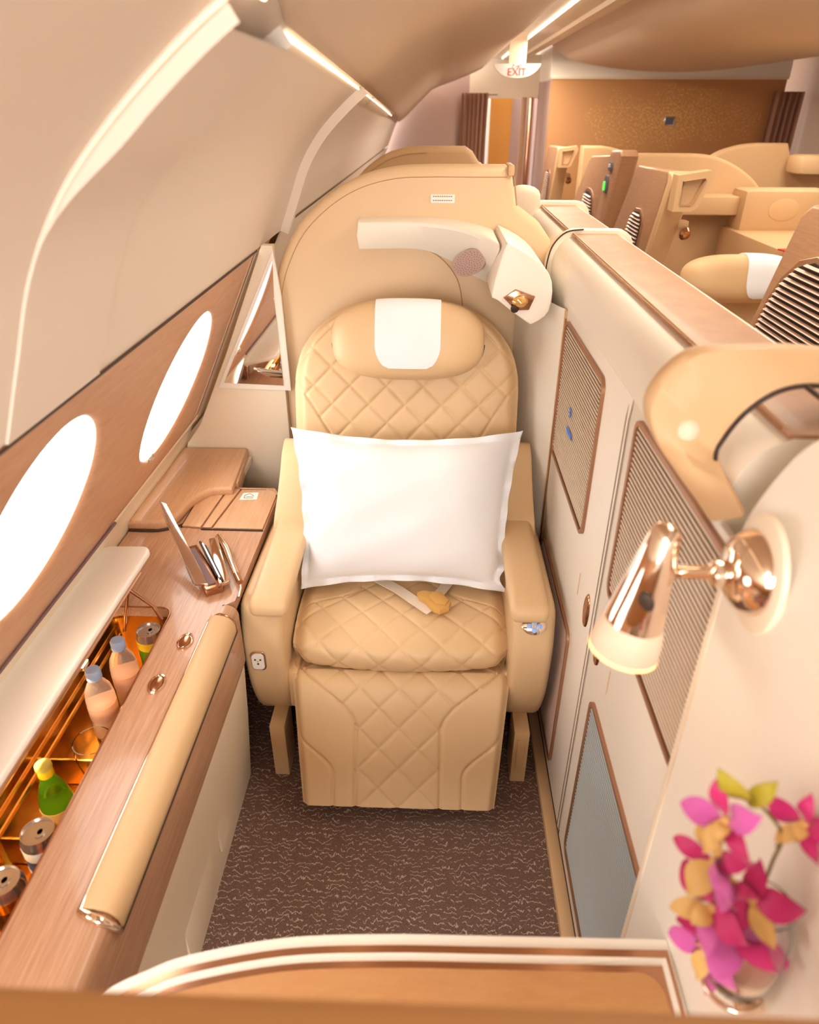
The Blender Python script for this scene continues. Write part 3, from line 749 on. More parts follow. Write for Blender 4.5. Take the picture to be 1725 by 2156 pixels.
tube('pictogram_line', [(-.590, 1.915, ZT+.0082), (-.592, 1.932, ZT+.0082), (-.578, 1.945, ZT+.0082), (-.564, 1.933, ZT+.0082), (-.562, 1.917, ZT+.0082), (-.590, 1.915, ZT+.0082)], .0012, inkm, lbx, 5)
tube('pictogram_line', [(-.586, 1.925, ZT+.0082), (-.566, 1.926, ZT+.0082)], .0012, inkm, lbx, 5)
# raised wooden shelf behind
sh = thing('side_shelf', 'raised wooden shelf under the rear window', 'shelf', (-.74, 1.96, .62))
spl = catm([(-.80, 1.72), (-.757, 1.748), (-.735, 1.86), (-.70, 1.925), (-.632, 1.939)], 4)
prism('shelf_board', [(-.885, 1.72)]+spl+[(-.652, 2.240), (-.885, 2.240)], 'z', .6215, .652, woodr, sh, .010, 4, 50)
prism('shelf_edge', [(-.640, 2.0), (-.628, 1.995), (-.651, 2.240), (-.66, 2.24)], 'z', .59, .640, woodr, sh, .004, 2)
tube('shelf_front_gap', catm([(-.885, 1.716, .622), (-.80, 1.716, .622), (-.757, 1.738, .622), (-.738, 1.76, .622)], 4), .003, dark, sh, 6)
sweep('shelf_support', [(-.64, .62), (-.64, .60), (-.66, .6), (-.66, .62)], 2.0, 2.238, cream, sh, closed=True)

# fold-out controller standing in its dock
tb = thing('tablet_controller', 'silver tablet controller tilted up from its dock on console', 'tablet', (-.62, 1.52, ZT))
def quad_slab(name, c4, th, m, par, bev=.003):
    c4 = [Vector(c) for c in c4]; nn = (c4[1]-c4[0]).cross(c4[3]-c4[0]).normalized()*th; bm = bmesh.new()
    A = [bm.verts.new(c-nn*.5) for c in c4]; B = [bm.verts.new(c+nn*.5) for c in c4]
    bm.faces.new(A); bm.faces.new(B[::-1])
    for i in range(4): bm.faces.new([A[i], B[i], B[(i+1) % 4], A[(i+1) % 4]])
    bmesh.ops.recalc_face_normals(bm, faces=bm.faces)
    if bev: bmesh.ops.bevel(bm, geom=bm.edges[:], offset=bev, segments=2, profile=.5, affect='EDGES')
    return from_bm(name, bm, m, par)
quad_slab('tablet', [(-.752, 1.662, .752), (-.728, 1.655, .748), (-.560, 1.425, .645), (-.600, 1.430, .640)], .012, silver, tb)
quad_slab('tablet_screen', [(-.742, 1.645, .735), (-.700, 1.61, .70), (-.585, 1.44, .63), (-.605, 1.44, .64)], .006, mirror, tb, 0)
dk = quad_slab('dock', [(-.685, 1.600, .632), (-.650, 1.62, .632), (-.525, 1.43, .632), (-.565, 1.405, .632)], .022, chromed, tb, .004)
quad_slab('dock_slot', [(-.665, 1.585, .644), (-.648, 1.595, .644), (-.545, 1.435, .644), (-.562, 1.425, .644)], .006, purple, dk, 0)
quad_slab('dock_plate', [(-.625, 1.645, .640), (-.600, 1.655, .640), (-.512, 1.45, .640), (-.535, 1.43, .640)], .014, chrome, tb, .004)
for k in range(3): tube('dock_rail', [(-.640+.010*k, 1.62-.01*k, .650), (-.548+.010*k, 1.46-.01*k, .650)], .0035, silver if k % 2 else dark, dk, 6)
hs = thing('handset', 'slim chrome handset lying beside the tablet dock', 'handset', (-.55, 1.55, ZT))
tube('handset_body', [(-.605, 1.672, .636), (-.56, 1.60, .640), (-.505, 1.485, .638)], [.009, .011, .008], chrome, hs, 10)
tube('handset_clip', [(-.505, 1.485, .638), (-.488, 1.455, .634)], [.008, .0085], chromed, hs, 10)
tube('handset_tether', [(-.488, 1.455, .632), (-.482, 1.435, .630), (-.479, 1.40, .628)], .003, chrome, hs, 6)

# ------------------------------------------------------------------ drinks in the bar
ZB = .432
def can(label, x, y, bodym, bandm, rot, ztop):
    t = thing('drink_can', label, 'can', (x, y, ZB), 'drinks in the bar'); h = ztop-ZB; r = .0325
    lathe('can_body', [(.024, 0), (r, .006), (r, h-.030)], bodym, t, (x, y, ZB))
    lathe('can_band', [(r+.0002, h-.045), (r+.0002, h-.022)], bandm, t, (x, y, ZB))
    lathe('can_shoulder', [(r, h-.024), (r*.98, h-.014), (r*.86, h-.003), (r*.87, h), (r*.83, h), (r*.80, h-.005), (0, h-.005)], cansil, t, (x, y, ZB))
    tb_ = lathe('pull_tab', [(.012, 0), (.012, .0015), (.006, .0015), (.006, 0)], cansil, t, (x+.004*math.cos(rot), y+.004*math.sin(rot), ZB+h-.004), (0, 0, 1), 16, sx=.75)
    return t
can('green and yellow soft drink can at rear of the bar', -.680, 1.300, cangreen, canyel, .6, .600)
c2 = can('blue and white soft drink can nearer the front of the bar', -.684, .758, canblue, whitep, .2, .592)
text('DRINK', .0001, (-.684, .758, .5), (0, 0, 0), whitep, c2) if False else None
for a_, zz in ((-1.0, .53), (-.4, .52), (.3, .535)):
    lathe('can_print', [(.0328, 0), (.0328, .018)], redm if a_ > 0 else whitep, c2, (-.684, .758, zz-.03), (0, 0, 1), 28)
    break
c3 = can('brown can with a red mark at the near end of the bar', -.700, .668, canbrown, goldm, .9, .588)
lathe('red_mark', [(.0, 0), (.006, .0)], redm, c3, (-.6665, .668, .53), (1, -.3, .2), 12)
def water_bottle(label, x, y):
    t = thing('water_bottle', label, 'bottle', (x, y, ZB), 'drinks in the bar')
    lathe('bottle_body', [(.020, .0), (.031, .006), (.032, .03), (.031, .06), (.032, .085), (.032, .115), (.028, .140), (.019, .158), (.0135, .166), (.0135, .175)], water, t, (x, y, ZB))
    lathe('water_fill', [(.018, .004), (.029, .009), (.0295, .03), (.029, .060), (.0295, .080), (0, .0805)], mat('water_in_bottle', (255, 216, 178), .3, trans=.1, ior=1.1) if 'water_in_bottle' not in MATS else MATS['water_in_bottle'], t, (x, y, ZB))
    lathe('bottle_label', [(.0324, .062), (.0324, .100)], MATS.get('label_clear') or mat('label_clear', (236, 200, 180), .4, trans=.55, ior=1.05), t, (x, y, ZB))
    lathe('bottle_cap', [(.0155, .170), (.0165, .172), (.0165, .192), (.0145, .196), (0, .196)], capb, t, (x, y, ZB))
water_bottle('blue capped water bottle next to the green can', -.723, 1.228)
water_bottle('blue capped water bottle next to the empty glass', -.738, 1.128)
g = lathe('drinking_glass', [(.0, .004), (.028, .004), (.036, .03), (.041, .07), (.0395, .105), (.0375, .105), (.039, .07), (.034, .032), (.026, .010), (0, .010)][::1], glass, None, (-.708, 1.010, ZB))
tag(g, 'empty round glass tumbler in the middle of the bar', 'glass', 'drinks in the bar')
gb = thing('green_bottle', 'small green glass bottle with gold cap in the bar', 'bottle', (-.735, .888, ZB), 'drinks in the bar')
lathe('bottle_body', [(.024, 0), (.031, .005), (.032, .05), (.031, .08), (.024, .110), (.0155, .135), (.0130, .150)], greeng, gb, (-.735, .888, ZB))
lathe('bottle_neck_foil', [(.0135, .146), (.0145, .148), (.0140, .168)], canyel, gb, (-.735, .888, ZB))
lathe('bottle_cap', [(.0150, .166), (.0158, .168), (.0150, .176), (0, .177)], capy, gb, (-.735, .888, ZB))
lathe('bottle_label', [(.0324, .02), (.0324, .065)], MATS['petal_cream'], gb, (-.735, .888, ZB))

# ------------------------------------------------------------------ shell behind the seat
def make_shell(label):
    t = thing('suite_shell', label, 'shell', (-.15, 2.32, 0))
    ol = [(-.525, 0), (-.525, 1.10)] + catm([(-.525, 1.10), (-.515, 1.19), (-.485, 1.285), (-.425, 1.385), (-.335, 1.467), (-.235, 1.522), (-.12, 1.550), (0, 1.556)], 5)[1:] + [(.215, 1.556), (.228, 1.53), (.245, 1.45), (.32, 1.40), (.36, 1.35), (.36, 0)]
    prism('shell_panel', ol, 'y', 2.275, 2.40, shellm, t, .028, 4, 50)
    sl = [(-.497, .70), (-.497, 1.10)] + catm([(-.497, 1.10), (-.488, 1.185), (-.46, 1.27), (-.404, 1.366), (-.32, 1.443), (-.226, 1.495), (-.118, 1.522), (0, 1.527)], 5)[1:] + [(.212, 1.527)]
    tube('shell_seam', [(p[0], 2.2745, p[1]) for p in sl], .0012, seam, t, 5)
    tube('shell_seam', [(.232, 2.274, 1.53), (.245, 2.274, 1.45)], .002, seam, t, 5)
    box('shell_end_cap', (.222, 2.33, 1.545), (.02, .13, .03), tan, t, bev=.008)
    np_ = prism('instruction_plate', rrect(-.014, 1.456, .059, 1.480, .003), 'y', 2.2715, 2.277, whitep, t, .001, 1)
    for dz_ in (.0065, -.0045):
        for k in range(9):
            box('plate_print', (-.004+k*.0066, 2.2710, 1.468+dz_), (.0048, .001, .0026), inkm, np_, bev=0)
    return t
shell = make_shell('tall curved cream shell directly behind the quilted seat')
# moulded ledge with speaker
T = catm([(-.226, 2.19, 1.412), (-.05, 2.175, 1.414), (.06, 2.145, 1.406), (.135, 2.08, 1.392), (.178, 2.0, 1.378)], 6)
Bt = catm([(-.226, 2.195, 1.335), (-.05, 2.21, 1.334), (.035, 2.225, 1.305), (.108, 2.230, 1.262), (.165, 2.20, 1.24)], 6)
L = len(T); V = []; F = []
for k in range(L):
    t_, b_ = Vector(T[k]), Vector(Bt[k])
    row = [Vector((t_.x, 2.277, t_.z+.004)), t_+Vector((0, .012, .003)), t_+Vector((0, .003, -.001)), t_+Vector((0, 0, -.010)), t_.lerp(b_, .5)+Vector((-.004, -.004, 0)), b_+Vector((0, 0, .008)), b_+Vector((0, .006, 0)), Vector((b_.x, 2.277, b_.z-.002))]
    V += row
Rw = 8
for k in range(L-1):
    for i in range(Rw-1): F.append([k*Rw+i, k*Rw+i+1, (k+1)*Rw+i+1, (k+1)*Rw+i])
F += [list(range(Rw)), list(range((L-1)*Rw, L*Rw))[::-1]]
lg = mk('shell_ledge', V, F, white, shell, 40)
tube('shell_arc', [(p[0], 2.272, p[1]) for p in catm([(-.05, 1.335), (.02, 1.30), (.075, 1.235), (.095, 1.15), (.10, 1.08)], 6)], .0016, seam, shell, 5)
# speaker oval on the ledge
sc_ = Vector((.104, 2.140, 1.310)); sax = Vector((-.45, -.85, -.12)).normalized()
sp = lathe('speaker_grille', [(.050, -.012), (.050, .0035), (.044, .005), (0, .006)], greyp, shell, sc_, sax, 32, sx=1.15, sy=.72)
q = Vector((0, 0, 1)).rotation_difference(sax).to_matrix(); V = []; F = []
for i in range(90):
    a_ = i*2.39996; r_ = .044*math.sqrt((i+.5)/90); c_ = sc_+q @ Vector((r_*math.cos(a_)*1.15, r_*math.sin(a_)*.72, .0066))
    for k in range(6): V.append(c_+q @ Vector((.0014*math.cos(k*PI/3), .0014*math.sin(k*PI/3), 0)))
    F.append([i*6+k for k in range(6)])
gh = mk('speaker_holes', V, F, purple, sp); gh['kind'] = 'stuff'
# reading light housing at the end of the ledge
rl = thing('reading_light', 'cream reading light housing with amber crystal lens by headrest', 'reading light', (.25, 2.05, 1.18))
hp = [(.160, 1.268), (.178, 1.248), (.258, 1.192), (.280, 1.188), (.318, 1.222), (.318, 1.30), (.278, 1.352), (.205, 1.392), (.186, 1.385)]
prism('light_housing', catm(hp, 3, True), 'y', 1.935, 2.27, white, rl, .024, 4, 60)
lp_ = [(.190, 1.258), (.222, 1.280), (.276, 1.262), (.262, 1.226), (.226, 1.224)]
lz = prism('lens_bezel', lp_, 'y', 1.926, 1.938, chromed, rl, .003, 2)
lathe('lens_ball', [(.0, -.014), (.010, -.011), (.016, -.004), (.017, .002), (.012, .012), (.0, .016)], mat('amber_lens', (240, 190, 120), .05, .6), lz, (.236, 1.925, 1.249), (.1, -1, -.1), 16, sx=1.3)
lathe('lens_knob', [(.011, 0), (.011, .006), (.008, .008), (0, .008)], dark, lz, (.222, 1.922, 1.232), (0, -1, -.3), 14)
# mirror and panel between shell and window wall
prism('side_panel', [(-.50, 0), (-.50, 1.335), (-.535, 1.335), (-.690, .99), (-.815, .735), (-.872, .66), (-.94, .4), (-.94, 0)], 'y', 2.252, 2.29, cream, shell, .004, 2)
mi = thing('wall_mirror', 'narrow slanted mirror beside the rear window', 'mirror', (-.58, 2.24, .89))
fr_o = [(-.498, 1.325), (-.730, .874), (-.478, .868), (-.484, 1.19)]
prism('mirror_frame', fr_o, 'y', 2.240, 2.254, white, mi, .003, 2)
prism('mirror_glass', [(-.500, 1.295), (-.704, .895), (-.502, .888), (-.506, 1.19)], 'y', 2.2365, 2.2415, mirror, mi)

# ------------------------------------------------------------------ partition with sliding doors on the aisle side
par = thing('suite_partition', 'long cream partition with wooden top beside the seat', 'partition', (.46, 1.8, 0))
PF = [(.366, .0), (.366, 1.14)] + catm([(.366, 1.14), (.360, 1.22), (.356, 1.28), (.362, 1.325), (.382, 1.358), (.412, 1.375)], 5)[1:] + [(.412, 1.376), (.53, 1.376)] + arc(.545, 1.345, .031, 90, 0, 5) + [(.576, 0)]
sweep('partition_body', PF, .74, 2.95, white, par, closed=True, ang=30, ny=1)
box('wood_capping', (.474, 1.84, 1.378), (.134, 2.2, .008), woodp, par, bev=.003)
tube('capping_line', [(.409, .76, 1.379), (.409, 2.94, 1.379)], .003, chromed, par, 6)
tube('capping_edge', [(.412, .76, 1.383), (.412, 2.94, 1.383)], .002, tan, par, 6)
# band wrapping over the partition
def band(name, y0, y1, grow, m):
    o_ = []; P_ = PF[1:-1]
    cxm, czm = .466, 1.1
    for i, p in enumerate(P_):
        a = P_[max(i-1, 0)]; c = P_[min(i+1, len(P_)-1)]; t = Vector((c[0]-a[0], c[1]-a[1]))
        if t.length < 1e-6: continue
        t.normalize(); o_.append((p[0]-t.y*grow, p[1]+t.x*grow))
    return prism(name, o_, 'y', y0, y1, m, par, .004, 2, 50)
band('partition_band', 2.21, 2.25, .017, cream)
tube('band_line', [(p[0], 2.207, p[1]) for p in catm([(.352, 1.17), (.342, 1.25), (.342, 1.30), (.355, 1.35), (.39, 1.386), (.44, 1.394)], 5)], .0022, dark, par, 6)
band('partition_band', 2.92, 2.96, .020, cream)
prism('partition_end', catm([(.262, 1.39), (.29, 1.44), (.35, 1.45), (.40, 1.42), (.385, 1.30), (.34, 1.26), (.28, 1.32)], 4, True), 'y', 2.88, 2.96, cream, par, .025, 4, 60)
# curved post between seat and doors
pc = catm([(.266, 2.272), (.287, 2.15), (.318, 2.02), (.345, 1.935), (.360, 1.90)], 6)
V = []; F = []
zz = [0, .5, .9, 1.10, 1.235]
for z in zz:
    for p in pc: V.append((p[0]-.0*z, p[1], z))
L = len(pc)
for j in range(len(zz)-1):
    for i in range(L-1): F.append([j*L+i, j*L+i+1, (j+1)*L+i+1, (j+1)*L+i])
mk('partition_post', V, F, white, par, 60)
box('post_frame', (.3605, 1.883, .62), (.014, .030, 1.24), tan, par, bev=.004)
tube('post_line', [(.353, 1.866, .02), (.353, 1.866, 1.22)], .0022, chromed, par, 6)
# louvre panels
slat_mesh = {}
def louvre(parent, y0, y1, z0, z1, x, pitch, sm_, r, nm='louvre_frame', cut=None):
    o_ = rrect(y0, z0, y1, z1, r, 5); i_ = rrect(y0+.009, z0+.009, y1-.009, z1-.009, max(r-.008, .004), 5)
    fr = plate(nm, o_, [i_], x-.007, x, bronze, parent, axis='x')
    prism('louvre_backing', i_, 'x', x-.0015, x, darkb, fr)
    nS = int((z1-z0-.022)/pitch); key = (round(y1-y0, 3), sm_.name, pitch)
    for k in range(nS):
        z = z0+.011+pitch*(k+.5)
        # rounded corners shorten the slat
        inset = .009; dz = min(z-(z0+.009), (z1-.009)-z); rr = max(r-.008, .004)
        if dz < rr: inset += rr-math.sqrt(max(0, rr*rr-(rr-dz)**2))
        w_ = (y1-y0)/2-inset
        hkey = (round(w_, 3), sm_.name, pitch)
        if hkey not in slat_mesh:
            h = pitch*(.24 if pitch < .011 else .17); prof = [(0, -h), (-.0022, -h*.7), (-.0028, 0), (-.0022, h*.7), (0, h)]
            me = bpy.data.meshes.new('slat'); n5 = 5
            me.from_pydata([(p[0], yy, p[1]) for yy in (-w_, w_) for p in prof], [], [[i, i+1, n5+i+1, n5+i] for i in range(n5-1)]+[list(range(n5)), list(range(n5, 2*n5))])
            bm = bmesh.new(); bm.from_mesh(me); bmesh.ops.recalc_face_normals(bm, faces=bm.faces); bm.to_mesh(me); bm.free(); me.materials.append(sm_)
            slat_mesh[hkey] = me
        o = bpy.data.objects.new('slat', slat_mesh[hkey]); COL.objects.link(o); o.parent = fr
        o.location = Vector((x-.0012, (y0+y1)/2, z))-ORG[parent.name]
    return fr
def door(label, y0, y1, handle_y):
    d = thing('sliding_door', label, 'door', (.36, (y0+y1)/2, .03))
    prism('door_panel', rrect(y0, .055, y1, 1.262, .006), 'x', .3555, .366, white, d, .003, 2)
    hd = lathe('door_pull', [(.0, .002), (.015, .002), (.019, .0045), (.021, .003), (.022, 0)], chromed, d, (.3555, handle_y, .735), (-1, 0, 0), 24, sx=2.0, sy=.95)
    lathe('pull_cup', [(.0, .0045), (.011, .0045), (.013, .002)], bronze, hd, (.3545, handle_y, .735), (-1, 0, 0), 24, sx=2.2, sy=.9)
    tube('pull_mark', [(.355, handle_y+(.10 if handle_y > 1.2 else -.10), .765), (.355, handle_y+(.10 if handle_y > 1.2 else -.10), .705)], .0012, tan, d, 5)
    return d
dA = door('cream sliding door panel right beside the seat', 1.176, 1.866, 1.240)
dB = door('cream sliding door panel nearest the chrome lamp', .580, 1.166, 1.115)
louvre(dA, 1.365, 1.845, .845, 1.225, .3555, .0096, slatm, .030)
louvre(dA, 1.345, 1.82, .105, .575, .3555, .0100, slatp, .030)
louvre(dB, .600, 1.115, .885, 1.250, .3555, .0098, slatm, .025)
louvre(dB, .560, 1.090, .115, .625, .3555, .0122, slatb, .028)
for yy in (1.171, 1.190): tube('door_seam_line', [(.3548, yy, .06), (.3548, yy, 1.22), (.358, yy-.002, 1.26)], .0013, inkm, dA, 5)
prism('reflective_tag', rrect(1.60, .985, 1.665, 1.0, .003), 'x', .3485, .3495, bluestk, dA)
prism('reflective_tag', rrect(1.64, 1.03, 1.655, 1.055, .003), 'x', .3485, .3495, bluestk, dA)
# near section of the partition that carries the lamp
nw = thing('partition_front', 'smooth white front partition wall carrying the chrome lamp', 'partition', (.46, .1, 0))
NF = [(.343, .0), (.343, 1.15)] + catm([(.343, 1.15), (.343, 1.24), (.347, 1.31), (.366, 1.365), (.392, 1.405), (.43, 1.422)], 5)[1:] + [(.58, 1.422), (.58, 0)]
sweep('front_wall', NF, -.9, .664, white, nw, closed=True, ang=30)
box('front_wall_edge', (.350, .670, .62), (.018, .014, 1.24), cream, nw, bev=.004)
tube('capping_gap', [(.432, -.9, 1.424), (.432, .79, 1.424)], .003, dark, nw, 6)
box('front_capping', (.50, -.05, 1.424), (.13, 1.6, .008), tan, nw, bev=.003)
# flared tan flange at the joint
def fl_pt(px): return Vector(px)
out_c = catm([(.60, .83, 1.40), (.52, .82, 1.445), (.44, .81, 1.461), (.36, .80, 1.464), (.305, .80, 1.459), (.273, .80, 1.430), (.260, .80, 1.393), (.274, .80, 1.352), (.310, .79, 1.305), (.338, .775, 1.272), (.3485, .755, 1.258)], 5)
inn_c = catm([(.60, .80, 1.37), (.52, .79, 1.41), (.45, .785, 1.425), (.405, .785, 1.418), (.372, .785, 1.390), (.355, .79, 1.350), (.350, .785, 1.332), (.349, .765, 1.322), (.3485, .74, 1.318), (.3485, .71, 1.314), (.3485, .680, 1.308)], 5)
V = []; F = []; L = len(out_c)
for k in range(L):
    o_, i_ = Vector(out_c[k]), Vector(inn_c[k]); m_ = o_.lerp(i_, .5)
    V += [o_+Vector((.004, .028, -.004)), o_+Vector((0, .006, 0)), o_.lerp(i_, .06)+Vector((0, -.003, 0)), m_+Vector((0, -.003, 0)), i_+Vector((0, -.002, 0)), i_+Vector((.008, .012, 0))]
for k in range(L-1):
    for i in range(5): F.append([k*6+i, k*6+i+1, (k+1)*6+i+1, (k+1)*6+i])
F += [list(range(6)), list(range((L-1)*6, L*6))[::-1]]
fl_ = mk('partition_flange', V, F, tan, nw, 50)
tube('flange_gap', [Vector(p)+Vector((-.001, -.004, 0)) for p in inn_c[:32]], .0028, dark, nw, 6)
lathe('flange_stud', [(.0, .014), (.009, .012), (.015, .006), (.016, 0)], cream, fl_, (.313, .797, 1.362), (0, -1, .2), 20)

# ------------------------------------------------------------------ chrome lamp
lm = thing('wall_lamp', 'chrome swivel lamp with frosted shade on the white wall', 'lamp', (.343, .60, 1.27))
mc = Vector((.344, .600, 1.285))
lathe('lamp_backplate', [(.060, 0), (.058, .005), (.052, .007), (0, .007)], cream, lm, mc, (-1, 0, 0), 40, sx=1.10, sy=.92)
lathe('lamp_base', [(.046, .005), (.045, .012), (.038, .024), (.026, .032), (.010, .036), (0, .036)], chrome, lm, mc+Vector((0, .004, 0)), (-1, 0, 0), 40)
lathe('lamp_swivel', [(.013, 0), (.015, .004), (.015, .012), (.010, .017), (0, .018)], chrome, lm, mc+Vector((-.034, .004, -.002)), (-1, .1, -.05), 24)
hT, hB = Vector((.252, .632, 1.325)), Vector((.226, .622, 1.155)); hax = (hB-hT).normalized()
tube('lamp_arm', [mc+Vector((-.045, .006, -.003)), Vector((.262, .635, 1.262))], .0080, chrome, lm, 14)
lathe('lamp_head', [(.0, 0), (.010, .002), (.0155, .007), (.018, .016), (.023, .05), (.028, .085), (.0325, .113), (.0335, .125), (.0325, .125)], chrome, lm, hT, hax, 40)
sh_ = lathe('lamp_shade', [(.0325, .123), (.0345, .127), (.0380, .143), (.0400, .162), (.0390, .165)], diffm, lm, hT, hax, 40)
lathe('lamp_rim', [(.0380, .1635), (.0402, .163), (.0398, .168), (.0370, .168)], lampglow, sh_, hT, hax, 40)
lathe('lamp_glass', [(.0385, .165), (0, .165)], lampglow, sh_, hT, hax, 40)
lathe('lamp_switch', [(.008, 0), (.008, .003), (.005, .005), (0, .005)], dark, lm, hT+hax*.080+Vector((-.006, -.0255, 0)), (-.4, -.9, .0), 20, sy=1.5)

# ------------------------------------------------------------------ vanity counter across the near end
vc = thing('vanity_counter', 'polished wood counter with chrome edge bands at bottom', 'counter', (0, .4, .55))
edge = catm([(-.455, .42), (-.41, .462), (-.372, .484), (-.316, .508), (-.19, .535), (-.05, .545), (.10, .548), (.30, .551), (.343, .552)], 5)
def inset(k):
    r = []
    for i, p in enumerate(edge):
        a = np.array(edge[max(i-1, 0)]); c = np.array(edge[min(i+1, len(edge)-1)]); t = (c-a)/np.linalg.norm(c-a); r.append((p[0]+t[1]*k, p[1]-t[0]*k))
    return r
def clip_r(pts, xr): return [(min(p[0], xr), p[1]) for p in pts]
def ctop(name, k, z0, z1, m, xr, bev):
    e = clip_r(inset(k), xr)
    if name == 'counter_top':
        e = [p for p in e if p[0] < xr-.03] + arc(xr-.03, e[-1][1]-.03, .03, 90, 0, 5)
    return prism(name, e+[(xr, .22), (-.46+k, .22)], 'z', z0, z1, m, vc, bev, 3, 50)
ctop('counter_body', 0, .665, .700, white, .3475, .006)
ctop('chrome_band', .018, .700, .7035, chromed, .338, .0015)
ctop('counter_step', .031, .7035, .7095, white, .331, .003)
ctop('chrome_band', .043, .7095, .7125, chromed, .322, .0015)
ctop('counter_top', .053, .7125, .716, woodd, .316, .0015)
sweep('counter_apron', [(-.44, .665), (.345, .665), (.345, .55), (-.44, .55)], .22, .40, white, vc, closed=True)
# foreground ledge, close to the camera
tag(box('foreground_ledge', (-.09, .085, 1.19), (.84, .25, .12), near_tan, bev=.012), 'blurred tan partition ledge across the bottom edge', 'ledge')

# ------------------------------------------------------------------ vase with orchids on the wall
vz = thing('bud_vase', 'clear glass bud vase held on the white wall', 'vase', (.320, .385, .925))
VC = Vector((.318, .385, .93))
lathe('vase_glass', [(.0, 0), (.020, .001), (.028, .012), (.034, .04), (.035, .07), (.031, .105), (.024, .128), (.0255, .135), (.0235, .135), (.0225, .127), (.029, .104), (.033, .07), (.032, .04), (.026, .014), (.018, .006), (0, .006)], glass, vz, VC)
lathe('vase_water', [(.0, .008), (.018, .008), (.026, .016), (.031, .04), (.0315, .050), (0, .050)], MATS['water_in_bottle'], vz, VC)
vh = thing('vase_holder', 'small chrome ring holder under the flower vase', 'holder', (.340, .385, .90))
tube('holder_ring', [(VC.x+.030*math.cos(a), VC.y+.030*math.sin(a), .932) for a in [2*PI*i/24 for i in range(24)]], .003, chrome, vh, 8, True)
box('holder_cup', (VC.x+.016, VC.y, .922), (.034, .05, .012), chrome, vh, bev=.003)
box('holder_bracket', (.338, .385, .92), (.012, .04, .03), chrome, vh, bev=.003)
orc = thing('orchid_spray', 'magenta and cream orchid flowers in the wall vase', 'flowers', (.318, .385, .96))
def petal(name, c, dirv, nrm, ln_, wd, m, par, cup=.25):
    d = Vector(dirv).normalized(); nn = Vector(nrm); nn = (nn-d*nn.dot(d)).normalized(); s_ = d.cross(nn); V = []; F = []; NU, NV = 6, 8
    for sg in (0, 1):
        for j in range(NV+1):
            t = j/NV; w_ = wd*(math.sin(PI*min(1, t*.96+.03))**.75)*(1-.25*t)
            for i in range(NU+1):
                u = 2*i/NU-1
                V.append(Vector(c)+d*ln_*t+s_*w_*u+nn*(cup*ln_*(t-.5)**2*-1+cup*.3*w_*u*u+.0012*sg + .004*math.sin(3*t+u)))
    W_ = NU+1; M0 = W_*(NV+1)
    for j in range(NV):
        for i in range(NU):
            a = [j*W_+i, j*W_+i+1, (j+1)*W_+i+1, (j+1)*W_+i]; F += [a, [k+M0 for k in a[::-1]]]
    return mk(name, V, F, m, par, 80)
def flower(c, face, size, roll, mats_):
    c = Vector(c); fn_ = Vector(face).normalized(); q = Vector((0, 0, 1)).rotation_difference(fn_).to_matrix()
    core = lathe('flower', [(.0, .004), (.004, .003), (.005, 0), (.003, -.004), (0, -.006)], creamp, orc, c, fn_, 12)
    for k in range(5):
        a = roll+2*PI*k/5; d = q @ Vector((math.cos(a), math.sin(a), .22))
        petal('petal', c+d*.003, d, fn_, size*(1 if k % 2 else .92), size*(.40 if k in (1, 4) else .27), mats_[k % len(mats_)], core)
    d = q @ Vector((math.cos(roll+PI), math.sin(roll+PI), .9)); petal('lip', c, d, fn_, size*.6, size*.26, mats_[-1], core, .5)
    return core
fcs = [((.262, .395, 1.168), (-.75, -.5, .35), .036, 1.2, (magenta, pinkp, creamp)),
       ((.262, .390, 1.118), (-.8, -.4, .3), .040, 2.3, (magenta, creamp, pinkp)),
       ((.272, .385, 1.055), (-.75, -.5, .35), .042, .4, (pinkp, magenta, creamp)),
       ((.300, .380, 1.080), (-.5, -.75, .4), .042, 4.9, (creamp, magenta, magenta)),
       ((.292, .378, 1.035), (-.45, -.6, .6), .046, 5.4, (magenta, pinkp, creamp)),
       ((.345, .372, 1.150), (-.6, -.7, .3), .036, .9, (magenta, magenta, creamp)),
       ((.284, .388, .985), (-.7, -.55, .1), .040, 3.9, (creamp, pinkp, creamp))]
fcs[5] = ((.333, .400, 1.160), (-.7, -.6, .3), .030, .9, (magenta, magenta, creamp))
for f_ in fcs: flower(*f_)
petal('fallen_petal', (.300, .392, .955), (-.05, -.1, -1), (-.7, -.6, 0), .055, .012, pinkp, orc)
petal('petal', (.318, .375, 1.030), (.45, -.1, -.95), (-.6, -.7, .3), .062, .022, magenta, orc)
st1 = tube('stem', catm([(.318, .385, .96), (.314, .388, 1.04), (.316, .395, 1.11), (.318, .40, 1.145), (.290, .405, 1.180), (.270, .405, 1.195)], 5), .0016, stemg, orc, 6)
tube('stem', catm([(.316, .398, 1.13), (.330, .40, 1.155), (.335, .40, 1.16)], 4), .0014, stemg, orc, 6)
tube('stem', catm([(.314, .388, 1.04), (.29, .392, 1.08), (.268, .394, 1.12), (.262, .395, 1.165)], 4), .0014, stemg, orc, 6)
tube('stem', catm([(.314, .388, 1.00), (.295, .385, 1.03), (.275, .385, 1.053)], 4), .0014, stemg, orc, 6)
tube('stem', catm([(.316, .386, .99), (.30, .388, .99), (.286, .388, .987)], 4), .0014, stemg, orc, 6)
petal('bud', (.282, .405, 1.180), (-.75, .1, .75), (-.5, -.8, .3), .046, .011, leafg, orc, .1)
petal('bud', (.282, .405, 1.178), (.5, .05, .75), (-.5, -.8, .3), .034, .010, leafg, orc, .1)

